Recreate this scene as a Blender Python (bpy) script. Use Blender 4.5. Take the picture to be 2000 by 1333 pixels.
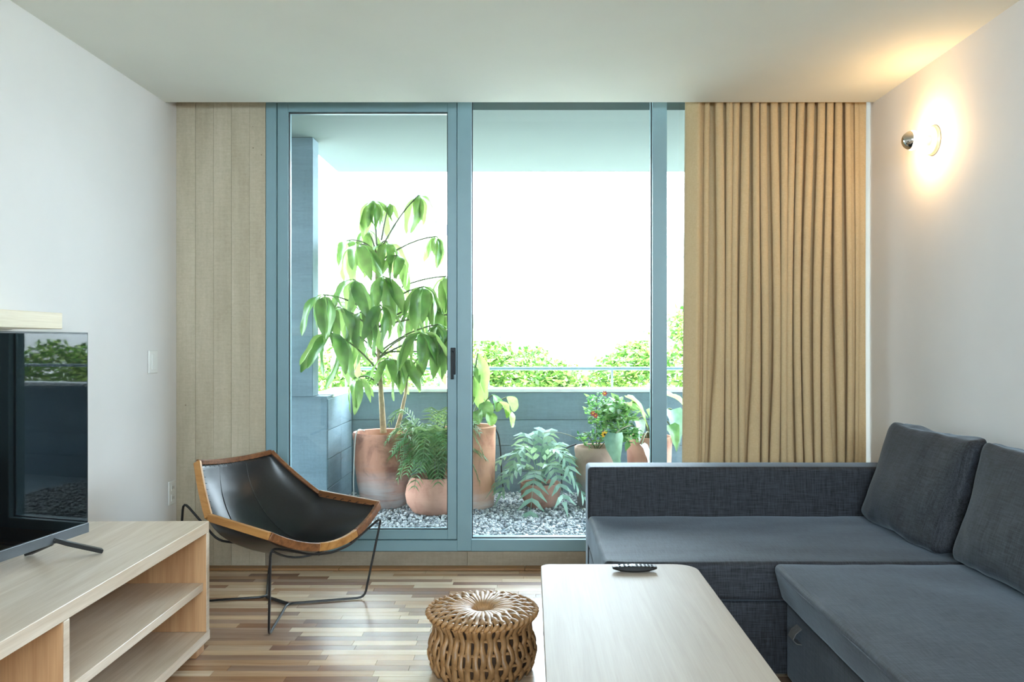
import bpy, bmesh, math, random
import numpy as np
from mathutils import Vector, Matrix, noise as mnoise

for o in list(bpy.data.objects):
    bpy.data.objects.remove(o, do_unlink=True)
sc = bpy.context.scene
C = sc.collection
random.seed(7)
rng = np.random.default_rng(7)
PI = math.pi

# ------------------------------------------------------------------ camera, world, exposure
F = 1550.0            # focal length in pixels of the 2000 px wide frame
CX, CY, CZ = 1036.0, 669.0, 1.23
cam_d = bpy.data.cameras.new('camera')
cam_d.sensor_width = 36.0
cam_d.sensor_fit = 'HORIZONTAL'
cam_d.lens = F / 2000.0 * 36.0
cam_d.shift_x = -(CX - 1000.0) / 2000.0
cam_d.shift_y = (CY - 666.5) / 2000.0
cam_d.clip_end = 300
cam = bpy.data.objects.new('camera', cam_d)
cam.location = (0, 0, CZ)
cam.rotation_euler = (PI / 2, 0, 0)
C.objects.link(cam)
sc.camera = cam

w = bpy.data.worlds.new('overcast_sky')
sc.world = w
w.use_nodes = True
bg = w.node_tree.nodes['Background']
bg.inputs['Color'].default_value = (0.74, 0.88, 1.0, 1)
bg.inputs['Strength'].default_value = 14.0

def portal(loc, rot, sx, sy):
    pl = bpy.data.lights.new('window_portal', 'AREA')
    pl.shape = 'RECTANGLE'
    pl.size = sx
    pl.size_y = sy
    pl.cycles.is_portal = True
    po = bpy.data.objects.new('window_portal', pl)
    po.location = loc
    po.rotation_euler = rot
    C.objects.link(po)
portal((0.2, 4.46, 1.38), (-PI / 2, 0, 0), 3.35, 2.5)
portal((0.3, -2.05, 1.825), (PI / 2, 0, 0), 2.7, 1.25)

sc.view_settings.view_transform = 'Standard'
sc.view_settings.look = 'None'
sc.view_settings.exposure = 1.12
sc.view_settings.gamma = 1.0
sc.view_settings.use_curve_mapping = False
sc.cycles.use_denoising = True
sc.cycles.diffuse_bounces = 7
sc.cycles.max_bounces = 16
sc.cycles.transparent_max_bounces = 16
sc.cycles.caustics_reflective = False
sc.cycles.caustics_refractive = False
sc.cycles.sample_clamp_indirect = 6.0

# ------------------------------------------------------------------ helpers
def at(px, py, Y):
    s = F / Y
    return Vector(((px - CX) / s, Y, CZ - (py - CY) / s))

def lin(r, g, b):
    def f(c):
        c /= 255.0
        return c / 12.92 if c <= 0.04045 else ((c + 0.055) / 1.055) ** 2.4
    return (f(r), f(g), f(b), 1.0)

WM = {}

class MB:
    """collects geometry for one mesh object"""
    def __init__(s):
        s.v = []; s.f = []
    def add(s, vs, fs):
        o = len(s.v)
        s.v.extend([tuple(p) for p in vs])
        s.f.extend([tuple(i + o for i in f) for f in fs])
        return s
    def box(s, x0, x1, y0, y1, z0, z1):
        vs = [(x, y, z) for x in (x0, x1) for y in (y0, y1) for z in (z0, z1)]
        return s.add(vs, [(0, 1, 3, 2), (4, 6, 7, 5), (0, 4, 5, 1), (2, 3, 7, 6), (0, 2, 6, 4), (1, 5, 7, 3)])
    def tube(s, pts, r, n=8, closed=False, flat=1.0, up=(0, 0, 1)):
        pts = [Vector(p) for p in pts]
        m = len(pts)
        rs = r if isinstance(r, (list, tuple)) else [r] * m
        vs = []; fs = []
        nrm = None
        for i, p in enumerate(pts):
            if closed:
                t = pts[(i + 1) % m] - pts[i - 1]
            else:
                t = pts[min(i + 1, m - 1)] - pts[max(i - 1, 0)]
            if t.length < 1e-9: t = Vector((0, 0, 1))
            t.normalize()
            if nrm is None:
                u = Vector(up)
                if abs(u.dot(t)) > 0.95: u = Vector((1, 0.1, 0))
                nrm = (u - t * u.dot(t)).normalized()
            else:
                nrm = (nrm - t * nrm.dot(t))
                nrm = nrm.normalized() if nrm.length > 1e-6 else t.orthogonal().normalized()
            b = t.cross(nrm)
            for k in range(n):
                a = 2 * PI * k / n
                vs.append(p + nrm * (math.cos(a) * rs[i] * flat) + b * (math.sin(a) * rs[i]))
        rings = m if closed else m - 1
        for i in range(rings):
            for k in range(n):
                a0 = i * n + k; a1 = i * n + (k + 1) % n
                b0 = ((i + 1) % m) * n + k; b1 = ((i + 1) % m) * n + (k + 1) % n
                fs.append((a0, a1, b1, b0))
        if not closed:
            fs.append(tuple(range(n - 1, -1, -1)))
            fs.append(tuple((m - 1) * n + k for k in range(n)))
        return s.add(vs, fs)
    def lathe(s, prof, n=32, c=(0, 0, 0), cap=True):
        vs = []; fs = []
        m = len(prof)
        for (r, z) in prof:
            for k in range(n):
                a = 2 * PI * k / n
                vs.append((c[0] + r * math.cos(a), c[1] + r * math.sin(a), c[2] + z))
        for i in range(m - 1):
            for k in range(n):
                fs.append((i * n + k, i * n + (k + 1) % n, (i + 1) * n + (k + 1) % n, (i + 1) * n + k))
        if cap:
            fs.append(tuple(range(n - 1, -1, -1)))
            fs.append(tuple((m - 1) * n + k for k in range(n)))
        return s.add(vs, fs)
    def grid(s, rows):
        m = len(rows); n = len(rows[0])
        vs = [p for r in rows for p in r]
        fs = [(i * n + j, i * n + j + 1, (i + 1) * n + j + 1, (i + 1) * n + j) for i in range(m - 1) for j in range(n - 1)]
        return s.add(vs, fs)
    def sweep(s, pts, wd, ht, up=(0, 0, 1)):
        """rectangular bar along a path"""
        pts = [Vector(p) for p in pts]; m = len(pts); vs = []; fs = []
        for i, p in enumerate(pts):
            t = (pts[min(i + 1, m - 1)] - pts[max(i - 1, 0)]).normalized()
            u = Vector(up[i] if isinstance(up, list) else up)
            u = (u - t * u.dot(t)).normalized()
            b = t.cross(u)
            for (cw, ch) in ((-1, -1), (1, -1), (1, 1), (-1, 1)):
                vs.append(p + b * (cw * wd / 2) + u * (ch * ht / 2))
        for i in range(m - 1):
            for k in range(4):
                fs.append((i * 4 + k, i * 4 + (k + 1) % 4, (i + 1) * 4 + (k + 1) % 4, (i + 1) * 4 + k))
        fs.append((3, 2, 1, 0)); fs.append(tuple((m - 1) * 4 + k for k in range(4)))
        return s.add(vs, fs)
    def mesh(s, name):
        me = bpy.data.meshes.new(name)
        me.from_pydata([tuple(p) for p in s.v], [], s.f)
        me.update()
        bm = bmesh.new(); bm.from_mesh(me)
        bmesh.ops.recalc_face_normals(bm, faces=bm.faces)
        bm.to_mesh(me); bm.free()
        return me

def link(name, me, parent=None, local=None):
    o = bpy.data.objects.new(name, me)
    C.objects.link(o)
    if parent is not None:
        o.parent = parent
    if local is not None:
        o.matrix_basis = local
    WM[o.name] = (WM[parent.name] if parent is not None else Matrix.Identity(4)) @ (local if local is not None else Matrix.Identity(4))
    return o

def build(mb, name, m, parent=None, world=True, smooth=False, bevel=0.0, seg=2, solid=0.0, angle=40):
    if parent is not None and world:
        inv = WM[parent.name].inverted()
        mb.v = [tuple(inv @ Vector(p)) for p in mb.v]
    me = mb.mesh(name)
    if isinstance(m, (list, tuple)):
        for x in m: me.materials.append(x)
    else:
        me.materials.append(m)
    if smooth:
        for p in me.polygons: p.use_smooth = True
        try:
            me.set_sharp_from_angle(angle=math.radians(angle))
        except Exception:
            pass
    o = link(name, me, parent)
    if solid:
        md = o.modifiers.new('solidify', 'SOLIDIFY'); md.thickness = solid; md.offset = 0
    if bevel:
        md = o.modifiers.new('bevel', 'BEVEL'); md.width = bevel; md.segments = seg; md.limit_method = 'ANGLE'
        md.angle_limit = math.radians(30)
        if seg > 1:
            for p in me.polygons: p.use_smooth = True
            try: me.set_sharp_from_angle(angle=math.radians(30))
            except Exception: pass
            md.harden_normals = False
    return o

def box(name, m, parent, x0, x1, y0, y1, z0, z1, bevel=0.0, world=True, seg=2):
    return build(MB().box(x0, x1, y0, y1, z0, z1), name, m, parent, world=world, bevel=bevel, seg=seg)

def thing(name, label, cat, loc=(0, 0, 0), rotz=0.0, group=None):
    o = bpy.data.objects.new(name, None)
    C.objects.link(o)
    o.empty_display_size = 0.1
    o.location = loc; o.rotation_euler = (0, 0, rotz)
    WM[o.name] = Matrix.Translation(loc) @ Matrix.Rotation(rotz, 4, 'Z')
    o['label'] = label; o['category'] = cat
    if group: o['group'] = group
    return o

def tag(o, label, cat, group=None, kind=None):
    o['label'] = label; o['category'] = cat
    if group: o['group'] = group
    if kind: o['kind'] = kind
    return o

def struct(o, label=None):
    o['kind'] = 'structure'
    if label: o['label'] = label
    return o

def softbox(dx, dy, dz, r, n=10, puff=(0, 0, 0), wr=0.0, seed=0.0, wscale=5.0, fn=None):
    """rounded upholstered block centred at the origin; fn maps normalised (a,b,c) in -1..1 to a point"""
    e = r
    def axis(L):
        h = L / 2
        ee = min(e, h * 0.98)
        inner = np.linspace(-(h - ee), h - ee, n)
        cs = [h - ee + ee * math.tan(a) for a in (PI / 16, PI / 8, 3 * PI / 16, PI / 4)]
        return [-c for c in reversed(cs)] + list(inner) + cs
    ax, ay, az = axis(dx), axis(dy), axis(dz)
    H = (dx / 2, dy / 2, dz / 2)
    R = [min(e, h * 0.98) for h in H]
    vs = []; fs = []; idx = {}
    def vert(i, j, k):
        key = (i, j, k)
        if key in idx: return idx[key]
        p = [ax[i], ay[j], az[k]]
        q = [max(-(H[t] - R[t]), min(H[t] - R[t], p[t])) for t in range(3)]
        d = Vector([(p[t] - q[t]) / R[t] for t in range(3)])
        if d.length > 0: d.normalize()
        v = [q[t] + d[t] * R[t] for t in range(3)]
        a, b, c = v[0] / H[0], v[1] / H[1], v[2] / H[2]
        v[0] += puff[0] * a * (1 - b * b) * (1 - c * c)
        v[1] += puff[1] * b * (1 - a * a) * (1 - c * c)
        v[2] += puff[2] * c * (1 - a * a) * (1 - b * b)
        if wr:
            s = Vector(v) * wscale + Vector((seed, seed * 1.7, -seed))
            nn = mnoise.noise_vector(s) * wr + mnoise.noise_vector(s * 2.7) * wr * 0.4
            v = [v[t] + nn[t] for t in range(3)]
        if fn: v = fn(v[0] / H[0], v[1] / H[1], v[2] / H[2])
        idx[key] = len(vs); vs.append(tuple(v))
        return idx[key]
    def face(ijk): fs.append(tuple(vert(*t) for t in ijk))
    nx, ny, nz = len(ax) - 1, len(ay) - 1, len(az) - 1
    for i in range(nx):
        for j in range(ny):
            for k in (0, nz): face([(i, j, k), (i + 1, j, k), (i + 1, j + 1, k), (i, j + 1, k)])
    for i in range(nx):
        for k in range(nz):
            for j in (0, ny): face([(i, j, k), (i + 1, j, k), (i + 1, j, k + 1), (i, j, k + 1)])
    for j in range(ny):
        for k in range(nz):
            for i in (0, nx): face([(i, j, k), (i, j + 1, k), (i, j + 1, k + 1), (i, j, k + 1)])
    return MB().add(vs, fs)

def soft(name, m, parent, x0, x1, y0, y1, z0, z1, r, **kw):
    mb = softbox(x1 - x0, y1 - y0, z1 - z0, r, **kw)
    c = ((x0 + x1) / 2, (y0 + y1) / 2, (z0 + z1) / 2)
    mb.v = [(p[0] + c[0], p[1] + c[1], p[2] + c[2]) for p in mb.v]
    return build(mb, name, m, parent, smooth=True, angle=60)

# ------------------------------------------------------------------ materials
class NT:
    def __init__(s, name):
        s.m = bpy.data.materials.new(name); s.m.use_nodes = True
        s.t = s.m.node_tree; s.t.nodes.clear()
        s.out = s.n('ShaderNodeOutputMaterial')
    def n(s, typ, **kw):
        x = s.t.nodes.new(typ)
        for k, v in kw.items(): setattr(x, k, v)
        return x
    def l(s, a, b): s.t.links.new(a, b)
    def coords(s, scale=(1, 1, 1), rand=False, kind='Object'):
        tc = s.n('ShaderNodeTexCoord'); mp = s.n('ShaderNodeMapping')
        mp.inputs['Scale'].default_value = scale
        src = tc.outputs[kind]
        if rand:
            oi = s.n('ShaderNodeObjectInfo'); ad = s.n('ShaderNodeVectorMath', operation='ADD')
            mu = s.n('ShaderNodeMath', operation='MULTIPLY'); mu.inputs[1].default_value = 37.0
            s.l(oi.outputs['Random'], mu.inputs[0])
            s.l(src, ad.inputs[0]); s.l(mu.outputs[0], ad.inputs[1]); src = ad.outputs[0]
        s.l(src, mp.inputs['Vector'])
        return mp.outputs[0]
    def noise(s, vec, scale, detail=4, rough=0.55, dist=0.0):
        x = s.n('ShaderNodeTexNoise'); x.inputs['Scale'].default_value = scale
        x.inputs['Detail'].default_value = detail; x.inputs['Roughness'].default_value = rough
        x.inputs['Distortion'].default_value = dist
        s.l(vec, x.inputs['Vector']); return x.outputs['Fac']
    def ramp(s, fac, stops):
        r = s.n('ShaderNodeValToRGB'); e = r.color_ramp.elements
        while len(e) > 1: e.remove(e[-1])
        e[0].position = stops[0][0]; e[0].color = stops[0][1]
        for p, c in stops[1:]:
            k = e.new(p); k.color = c
        s.l(fac, r.inputs[0]); return r.outputs[0]
    def mix(s, a, b, fac, mode='MIX'):
        x = s.n('ShaderNodeMix', data_type='RGBA', blend_type=mode)
        for sock, v in ((x.inputs['Factor'], fac), (x.inputs['A'], a), (x.inputs['B'], b)):
            if isinstance(v, (int, float)): sock.default_value = v
            elif isinstance(v, tuple): sock.default_value = v
            else: s.l(v, sock)
        return x.outputs['Result']
    def bump(s, h, strength, dist=0.002):
        b = s.n('ShaderNodeBump'); b.inputs['Strength'].default_value = strength
        b.inputs['Distance'].default_value = dist; s.l(h, b.inputs['Height']); return b.outputs[0]
    def bsdf(s, col, rough=0.5, metal=0.0, spec=0.5, normal=None, **kw):
        p = s.n('ShaderNodeBsdfPrincipled')
        if isinstance(col, tuple): p.inputs['Base Color'].default_value = col
        else: s.l(col, p.inputs['Base Color'])
        if isinstance(rough, (int, float)): p.inputs['Roughness'].default_value = rough
        else: s.l(rough, p.inputs['Roughness'])
        p.inputs['Metallic'].default_value = metal
        p.inputs['Specular IOR Level'].default_value = spec
        for k, v in kw.items(): p.inputs[k.replace('_', ' ')].default_value = v
        if normal is not None: s.l(normal, p.inputs['Normal'])
        s.l(p.outputs[0], s.out.inputs[0]); return p

def m_plain(name, col, rough=0.5, metal=0.0, spec=0.5, var=0.06, scale=30, bump=0.0, **kw):
    t = NT(name); v = t.coords()
    nz = t.noise(v, scale)
    c2 = tuple(max(0, c * (1 - var * 2)) for c in col[:3]) + (1,)
    c1 = tuple(min(1, c * (1 + var)) for c in col[:3]) + (1,)
    cc = t.ramp(nz, [(0.3, c2), (0.7, c1)])
    nb = t.bump(nz, bump) if bump else None
    t.bsdf(cc, rough, metal, spec, nb, **kw)
    return t.m

def m_wood(name, dark, light, axis='Y', rough=0.45, gs=1.0, spec=0.4, fine=0.35, objcol=None):
    t = NT(name)
    st = {'X': (1.2, 22, 22), 'Y': (22, 1.2, 22), 'Z': (22, 22, 1.2)}[axis]
    fi = {'X': (6, 240, 240), 'Y': (240, 6, 240), 'Z': (240, 240, 6)}[axis]
    v = t.coords(tuple(x * gs for x in st), rand=True)
    n1 = t.noise(v, 1.0, 5, 0.6, 0.8)
    v2 = t.coords(tuple(x * gs for x in fi), rand=True)
    n2 = t.noise(v2, 1.0, 3, 0.6)
    c = t.ramp(n1, [(0.28, dark), (0.5, tuple((a + b) / 2 for a, b in zip(dark, light))), (0.72, light)])
    c = t.mix(c, t.ramp(n2, [(0.35, (0.72, 0.66, 0.6, 1)), (0.62, (1, 1, 1, 1))]), fine, 'MULTIPLY')
    if objcol == 'object':
        oi = t.n('ShaderNodeObjectInfo'); c = t.mix(c, oi.outputs['Color'], 1.0, 'MULTIPLY')
    elif objcol:
        at_ = t.n('ShaderNodeAttribute'); at_.attribute_name = objcol
        c = t.mix(c, at_.outputs['Color'], 1.0, 'MULTIPLY')
    t.bsdf(c, rough, 0, spec, t.bump(n2, 0.08, 0.001))
    return t.m

def m_fabric(name, dark, light, big=0.25, s1=(18, 420, 420), s2=(420, 420, 18), rough=0.95, sheen=0.25, bump=0.25, trans=0.0, spec=0.2):
    t = NT(name)
    n1 = t.noise(t.coords(s1), 1.0, 3, 0.6); n2 = t.noise(t.coords(s2), 1.0, 3, 0.6)
    n3 = t.noise(t.coords(), 4.0, 3, 0.5)
    a = t.n('ShaderNodeMath', operation='ADD'); t.l(n1, a.inputs[0]); t.l(n2, a.inputs[1])
    h = t.n('ShaderNodeMath', operation='MULTIPLY'); t.l(a.outputs[0], h.inputs[0]); h.inputs[1].default_value = 0.5
    c = t.ramp(h.outputs[0], [(0.36, dark), (0.64, light)])
    c = t.mix(c, t.ramp(n3, [(0.3, (0.82, 0.82, 0.84, 1)), (0.7, (1.0, 1.0, 1.0, 1))]), big, 'MULTIPLY')
    nb = t.bump(h.outputs[0], bump, 0.0015)
    p = t.bsdf(c, rough, 0, spec, nb, Sheen_Weight=sheen, Sheen_Roughness=0.35, Sheen_Tint=(0.72, 0.86, 1.0, 1))
    if trans:
        tr = t.n('ShaderNodeBsdfTranslucent'); t.l(c, tr.inputs['Color'])
        mx = t.n('ShaderNodeMixShader'); mx.inputs[0].default_value = trans
        t.l(p.outputs[0], mx.inputs[1]); t.l(tr.outputs[0], mx.inputs[2]); t.l(mx.outputs[0], t.out.inputs[0])
    return t.m

def m_leaf(name, c1, c2, trans=0.45, rough=0.4, scale=6.0, rand=True):
    t = NT(name)
    n1 = t.noise(t.coords(rand=rand), scale, 3, 0.5)
    c = t.ramp(n1, [(0.3, c1), (0.7, c2)])
    if rand:
        oi = t.n('ShaderNodeObjectInfo')
        c = t.mix(c, t.ramp(oi.outputs['Random'], [(0.0, (0.72, 0.8, 0.75, 1)), (1.0, (1.0, 1.0, 1.0, 1))]), 1.0, 'MULTIPLY')
    p = t.bsdf(c, rough, 0, 0.45)
    tr = t.n('ShaderNodeBsdfTranslucent')
    t.l(t.mix(c, (0.85, 1.0, 0.35, 1), 0.35, 'MIX'), tr.inputs['Color'])
    mx = t.n('ShaderNodeMixShader'); mx.inputs[0].default_value = trans
    t.l(p.outputs[0], mx.inputs[1]); t.l(tr.outputs[0], mx.inputs[2]); t.l(mx.outputs[0], t.out.inputs[0])
    return t.m

def m_foliage(name, stops, trans=0.4):
    t = NT(name)
    g = t.n('ShaderNodeNewGeometry')
    c = t.ramp(g.outputs['Random Per Island'], stops)
    p = t.bsdf(c, 0.5, 0, 0.4)
    tr = t.n('ShaderNodeBsdfTranslucent'); t.l(c, tr.inputs['Color'])
    mx = t.n('ShaderNodeMixShader'); mx.inputs[0].default_value = trans
    t.l(p.outputs[0], mx.inputs[1]); t.l(tr.outputs[0], mx.inputs[2]); t.l(mx.outputs[0], t.out.inputs[0])
    return t.m

def m_concrete(name, dark, light, rough=0.85, stretch=(3, 3, 0.5), bump=0.35, holes=True):
    t = NT(name)
    n1 = t.noise(t.coords(stretch, rand=True), 1.6, 6, 0.65, 0.3)
    n2 = t.noise(t.coords((1, 1, 1)), 70, 4, 0.7)
    n4 = t.noise(t.coords((60, 60, 3), rand=True), 1.0, 3, 0.6)
    n5 = t.noise(t.coords((9, 9, 140), rand=True), 1.0, 3, 0.6)
    c = t.ramp(n1, [(0.25, dark), (0.75, light)])
    c = t.mix(c, t.ramp(n2, [(0.3, (0.78, 0.77, 0.75, 1)), (0.65, (1, 1, 1, 1))]), 0.5, 'MULTIPLY')
    c = t.mix(c, t.ramp(n4, [(0.35, (0.84, 0.83, 0.8, 1)), (0.6, (1, 1, 1, 1))]), 0.3, 'MULTIPLY')
    c = t.mix(c, t.ramp(n5, [(0.35, (0.84, 0.83, 0.8, 1)), (0.6, (1, 1, 1, 1))]), 0.4, 'MULTIPLY')
    if holes:
        vo = t.n('ShaderNodeTexVoronoi'); vo.inputs['Scale'].default_value = 11.0
        t.l(t.coords(rand=True), vo.inputs['Vector'])
        c = t.mix(c, t.ramp(vo.outputs['Distance'], [(0.03, (0.35, 0.31, 0.26, 1)), (0.055, (1, 1, 1, 1))]), 0.8, 'MULTIPLY')
    t.bsdf(c, rough, 0, 0.3, t.bump(n2, bump, 0.003))
    return t.m

def m_terracotta(name, base, stain, white, low, high):
    """efflorescence band near the foot and dark water stains"""
    t = NT(name)
    tc = t.n('ShaderNodeTexCoord'); sx = t.n('ShaderNodeSeparateXYZ'); t.l(tc.outputs['Object'], sx.inputs[0])
    n1 = t.noise(t.coords((4, 4, 4), rand=True), 1.5, 5, 0.6, 0.6)
    n2 = t.noise(t.coords((2, 2, 16), rand=True), 1.2, 5, 0.6, 0.4)
    n3 = t.noise(t.coords(), 60, 3)
    add = t.n('ShaderNodeMath', operation='MULTIPLY_ADD'); t.l(n2, add.inputs[0]); add.inputs[1].default_value = 0.22; t.l(sx.outputs['Z'], add.inputs[2])
    c = t.ramp(n1, [(0.33, stain), (0.5, base), (0.75, tuple(min(1, x * 1.15) for x in base[:3]) + (1,))])
    mr = t.ramp(add.outputs[0], [(low, (1, 1, 1, 1)), (high, (0, 0, 0, 1))])
    br = t.ramp(n2, [(0.4, (0.35, 0.35, 0.35, 1)), (0.62, (1, 1, 1, 1))])
    fac = t.mix(mr, br, 1.0, 'MULTIPLY')
    c = t.mix(c, white, fac)
    t.bsdf(c, 0.85, 0, 0.25, t.bump(n3, 0.15, 0.002))
    return t.m

def m_glass(name):
    t = NT(name)
    fr = t.n('ShaderNodeFresnel'); fr.inputs['IOR'].default_value = 1.5
    nz = t.noise(t.coords(), 0.7, 1)
    tp = t.n('ShaderNodeBsdfTransparent'); t.l(t.ramp(nz, [(0.3, (0.955, 0.975, 0.972, 1)), (0.7, (0.965, 0.985, 0.98, 1))]), tp.inputs[0])
    gl = t.n('ShaderNodeBsdfGlossy'); gl.inputs['Roughness'].default_value = 0.0
    gl.inputs['Color'].default_value = (1, 1, 1, 1)
    hf = t.n('ShaderNodeMath', operation='MULTIPLY'); hf.inputs[1].default_value = 0.5; t.l(fr.outputs[0], hf.inputs[0])
    mx = t.n('ShaderNodeMixShader'); t.l(hf.outputs[0], mx.inputs[0]); t.l(tp.outputs[0], mx.inputs[1]); t.l(gl.outputs[0], mx.inputs[2])
    t.l(mx.outputs[0], t.out.inputs[0])
    return t.m

def m_emit(name, col, strength):
    t = NT(name); e = t.n('ShaderNodeEmission')
    nz = t.noise(t.coords(), 3.0, 1)
    t.l(t.ramp(nz, [(0.3, col), (0.7, col)]), e.inputs['Color']); e.inputs['Strength'].default_value = strength
    t.l(e.outputs[0], t.out.inputs[0]); return t.m

MT = {}
MT['wall'] = m_plain('white_wall_paint', lin(226, 223, 221), 0.75, spec=0.25, var=0.012, scale=3)
MT['ceiling'] = m_plain('ceiling_paint', lin(230, 232, 226), 0.85, spec=0.2, var=0.012, scale=2)
MT['concrete'] = m_concrete('board_formed_concrete', lin(170, 158, 136), lin(200, 190, 170))
MT['conc_dark'] = m_concrete('plinth_concrete', lin(136, 124, 108), lin(166, 154, 136), stretch=(1, 1, 3))
MT['bal_conc'] = m_concrete('balcony_grey_concrete', lin(104, 122, 132), lin(132, 154, 166), stretch=(0.6, 0.6, 4), holes=False)
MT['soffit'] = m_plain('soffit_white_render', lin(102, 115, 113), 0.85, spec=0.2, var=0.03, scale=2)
MT['coping'] = m_plain('white_coping', lin(215, 218, 216), 0.8, spec=0.2, var=0.03, scale=6)
MT['frame'] = m_plain('teal_grey_aluminium', lin(120, 150, 158), 0.42, spec=0.5, var=0.02, scale=8)
MT['gasket'] = m_plain('black_rubber_gasket', lin(25, 32, 36), 0.6)
MT['glass'] = m_glass('window_glass')
MT['black'] = m_plain('black_plastic', lin(18, 18, 20), 0.4)
MT['steel'] = m_plain('black_steel_rod', lin(20, 20, 22), 0.38, spec=0.5)
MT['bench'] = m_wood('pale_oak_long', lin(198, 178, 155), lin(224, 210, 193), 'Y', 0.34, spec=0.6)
MT['bench_shaded'] = m_wood('shaded_oak_upright', lin(172, 126, 88), lin(202, 160, 118), 'Z', 0.45)  # same oak, darkened: shade inside the bench is put into this colour
MT['shelf'] = m_wood('pale_pine', lin(222, 204, 172), lin(240, 228, 204), 'Y', 0.5)
MT['table'] = m_wood('bleached_birch', lin(162, 150, 138), lin(174, 163, 151), 'Y', 0.5, spec=0.16, fine=0.18)
MT['plank'] = m_wood('parquet_strip', lin(214, 196, 176), lin(255, 250, 240), 'X', 0.27, spec=0.6, fine=0.5, objcol='object')
MT['plank_far'] = m_wood('parquet_far', lin(214, 196, 176), lin(255, 250, 240), 'X', 0.27, spec=0.6, fine=0.5, objcol='Col')
MT['board'] = m_wood('brown_floor_trim', lin(120, 86, 54), lin(160, 120, 80), 'X', 0.45)
MT['sofa'] = m_fabric('charcoal_sofa_weave', lin(13, 13, 14), lin(54, 57, 65), s1=(16, 240, 240), s2=(240, 16, 16), rough=0.7, sheen=0.3, spec=0.35)
MT['sofa2'] = m_fabric('charcoal_sofa_weave_side', lin(13, 13, 14), lin(54, 57, 65), s1=(240, 16, 240), s2=(16, 240, 16), rough=0.7, sheen=0.3, spec=0.35)
MT['curtain'] = m_fabric('sand_linen', lin(190, 164, 124), lin(208, 184, 146), s1=(60, 60, 700), s2=(700, 700, 60), sheen=0.1, bump=0.15, trans=0.13)
MT['leather'] = m_plain('black_leather', lin(17, 18, 20), 0.3, spec=0.6, var=0.2, scale=90, bump=0.05)
MT['rail_gold'] = m_wood('golden_rim_wood', lin(150, 98, 48), lin(198, 146, 84), 'X', 0.4)
MT['rail_brown'] = m_wood('walnut_rim_wood', lin(92, 56, 34), lin(150, 100, 62), 'X', 0.38, gs=1.6)
MT['strand'] = m_plain('dried_palm_strand', lin(166, 124, 80), 0.45, spec=0.6, var=0.22, scale=26, bump=0.15)
MT['strand_dark'] = m_plain('dark_palm_core', lin(70, 48, 30), 0.85, var=0.2, scale=30)
MT['screen'] = m_plain('tv_screen_glass', lin(9, 11, 13), 0.02, spec=0.45, var=0.02, scale=2)
MT['chin'] = m_plain('tv_grey_metal', lin(98, 102, 106), 0.35, metal=0.7, var=0.03, scale=5)
MT['white_plate'] = m_plain('white_plastic_plate', lin(228, 228, 224), 0.45, var=0.01, scale=4)
MT['brass'] = m_plain('pale_metal_plate', lin(226, 214, 190), 0.4, metal=0.3, var=0.03)
MT['mirror'] = m_plain('mirror_crown_silver', lin(205, 200, 192), 0.12, metal=1.0, var=0.02, scale=3)
MT['bulb'] = m_emit('warm_bulb_glow', (1.0, 0.64, 0.30, 1), 70.0)
MT['terra_a'] = m_terracotta('terracotta_limed', lin(192, 138, 116), lin(140, 96, 84), lin(205, 198, 198), 0.24, 0.40)
MT['terra_b'] = m_terracotta('terracotta_plain', lin(190, 142, 122), lin(170, 120, 102), lin(205, 182, 172), 0.02, 0.12)
MT['terra_c'] = m_terracotta('terracotta_tall', lin(204, 148, 120), lin(176, 118, 96), lin(205, 190, 182), 0.16, 0.26)
MT['terra_d'] = m_terracotta('terracotta_buff', lin(170, 142, 124), lin(146, 118, 104), lin(150, 152, 156), 0.25, 0.36)
MT['soil'] = m_plain('dark_potting_soil', lin(60, 48, 38), 0.95, var=0.3, scale=60, bump=0.5)
MT['gravel'] = m_foliage('pale_grey_gravel', [(0.0, lin(96, 102, 108)), (0.45, lin(150, 156, 160)), (1.0, lin(205, 208, 208))], 0.0)
MT['leaf_big'] = m_leaf('umbrella_tree_leaf', lin(40, 96, 36), lin(88, 148, 54), 0.32, 0.32)
MT['leaf_palm'] = m_leaf('parlour_palm_leaf', lin(34, 84, 50), lin(74, 128, 72), 0.3, 0.45)
MT['leaf_blue'] = m_leaf('glaucous_fern_leaf', lin(98, 138, 122), lin(150, 184, 164), 0.25, 0.5)
MT['leaf_lime'] = m_leaf('lime_leaf', lin(104, 158, 60), lin(150, 196, 90), 0.45, 0.35)
MT['leaf_green'] = m_leaf('mid_green_leaf', lin(48, 110, 56), lin(96, 156, 84), 0.35, 0.35)
MT['leaf_pale'] = m_leaf('pale_leaf_underside', lin(186, 196, 186), lin(214, 220, 210), 0.2, 0.5)
MT['leaf_taro'] = m_leaf('blue_green_taro_leaf', lin(86, 130, 124), lin(124, 164, 152), 0.25, 0.4)
MT['shrub'] = m_foliage('shrub_small_leaves', [(0, lin(40, 92, 44)), (0.5, lin(84, 142, 66)), (1, lin(140, 184, 96))])
MT['hedge'] = m_foliage('street_tree_leaves', [(0, lin(52, 92, 36)), (0.5, lin(104, 150, 56)), (1, lin(186, 206, 110))], 0.35)
MT['stem'] = m_plain('green_brown_stem', lin(92, 96, 58), 0.6, var=0.15, scale=20)
MT['bark'] = m_plain('pale_tan_bark', lin(176, 150, 116), 0.8, var=0.2, scale=30, bump=0.3)
MT['red'] = m_plain('red_petal', lin(190, 60, 64), 0.6)
MT['yellow'] = m_plain('yellow_petal', lin(240, 184, 40), 0.6)
MT['white_ext'] = m_plain('white_render', lin(238, 238, 236), 0.85, var=0.02, scale=1)
MT['ext_band'] = m_plain('pale_blue_glass_band', lin(66, 78, 92), 0.3, var=0.04, scale=1)
MT['ground'] = m_plain('pale_paving', lin(164, 160, 148), 0.9, var=0.1, scale=1)
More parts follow.
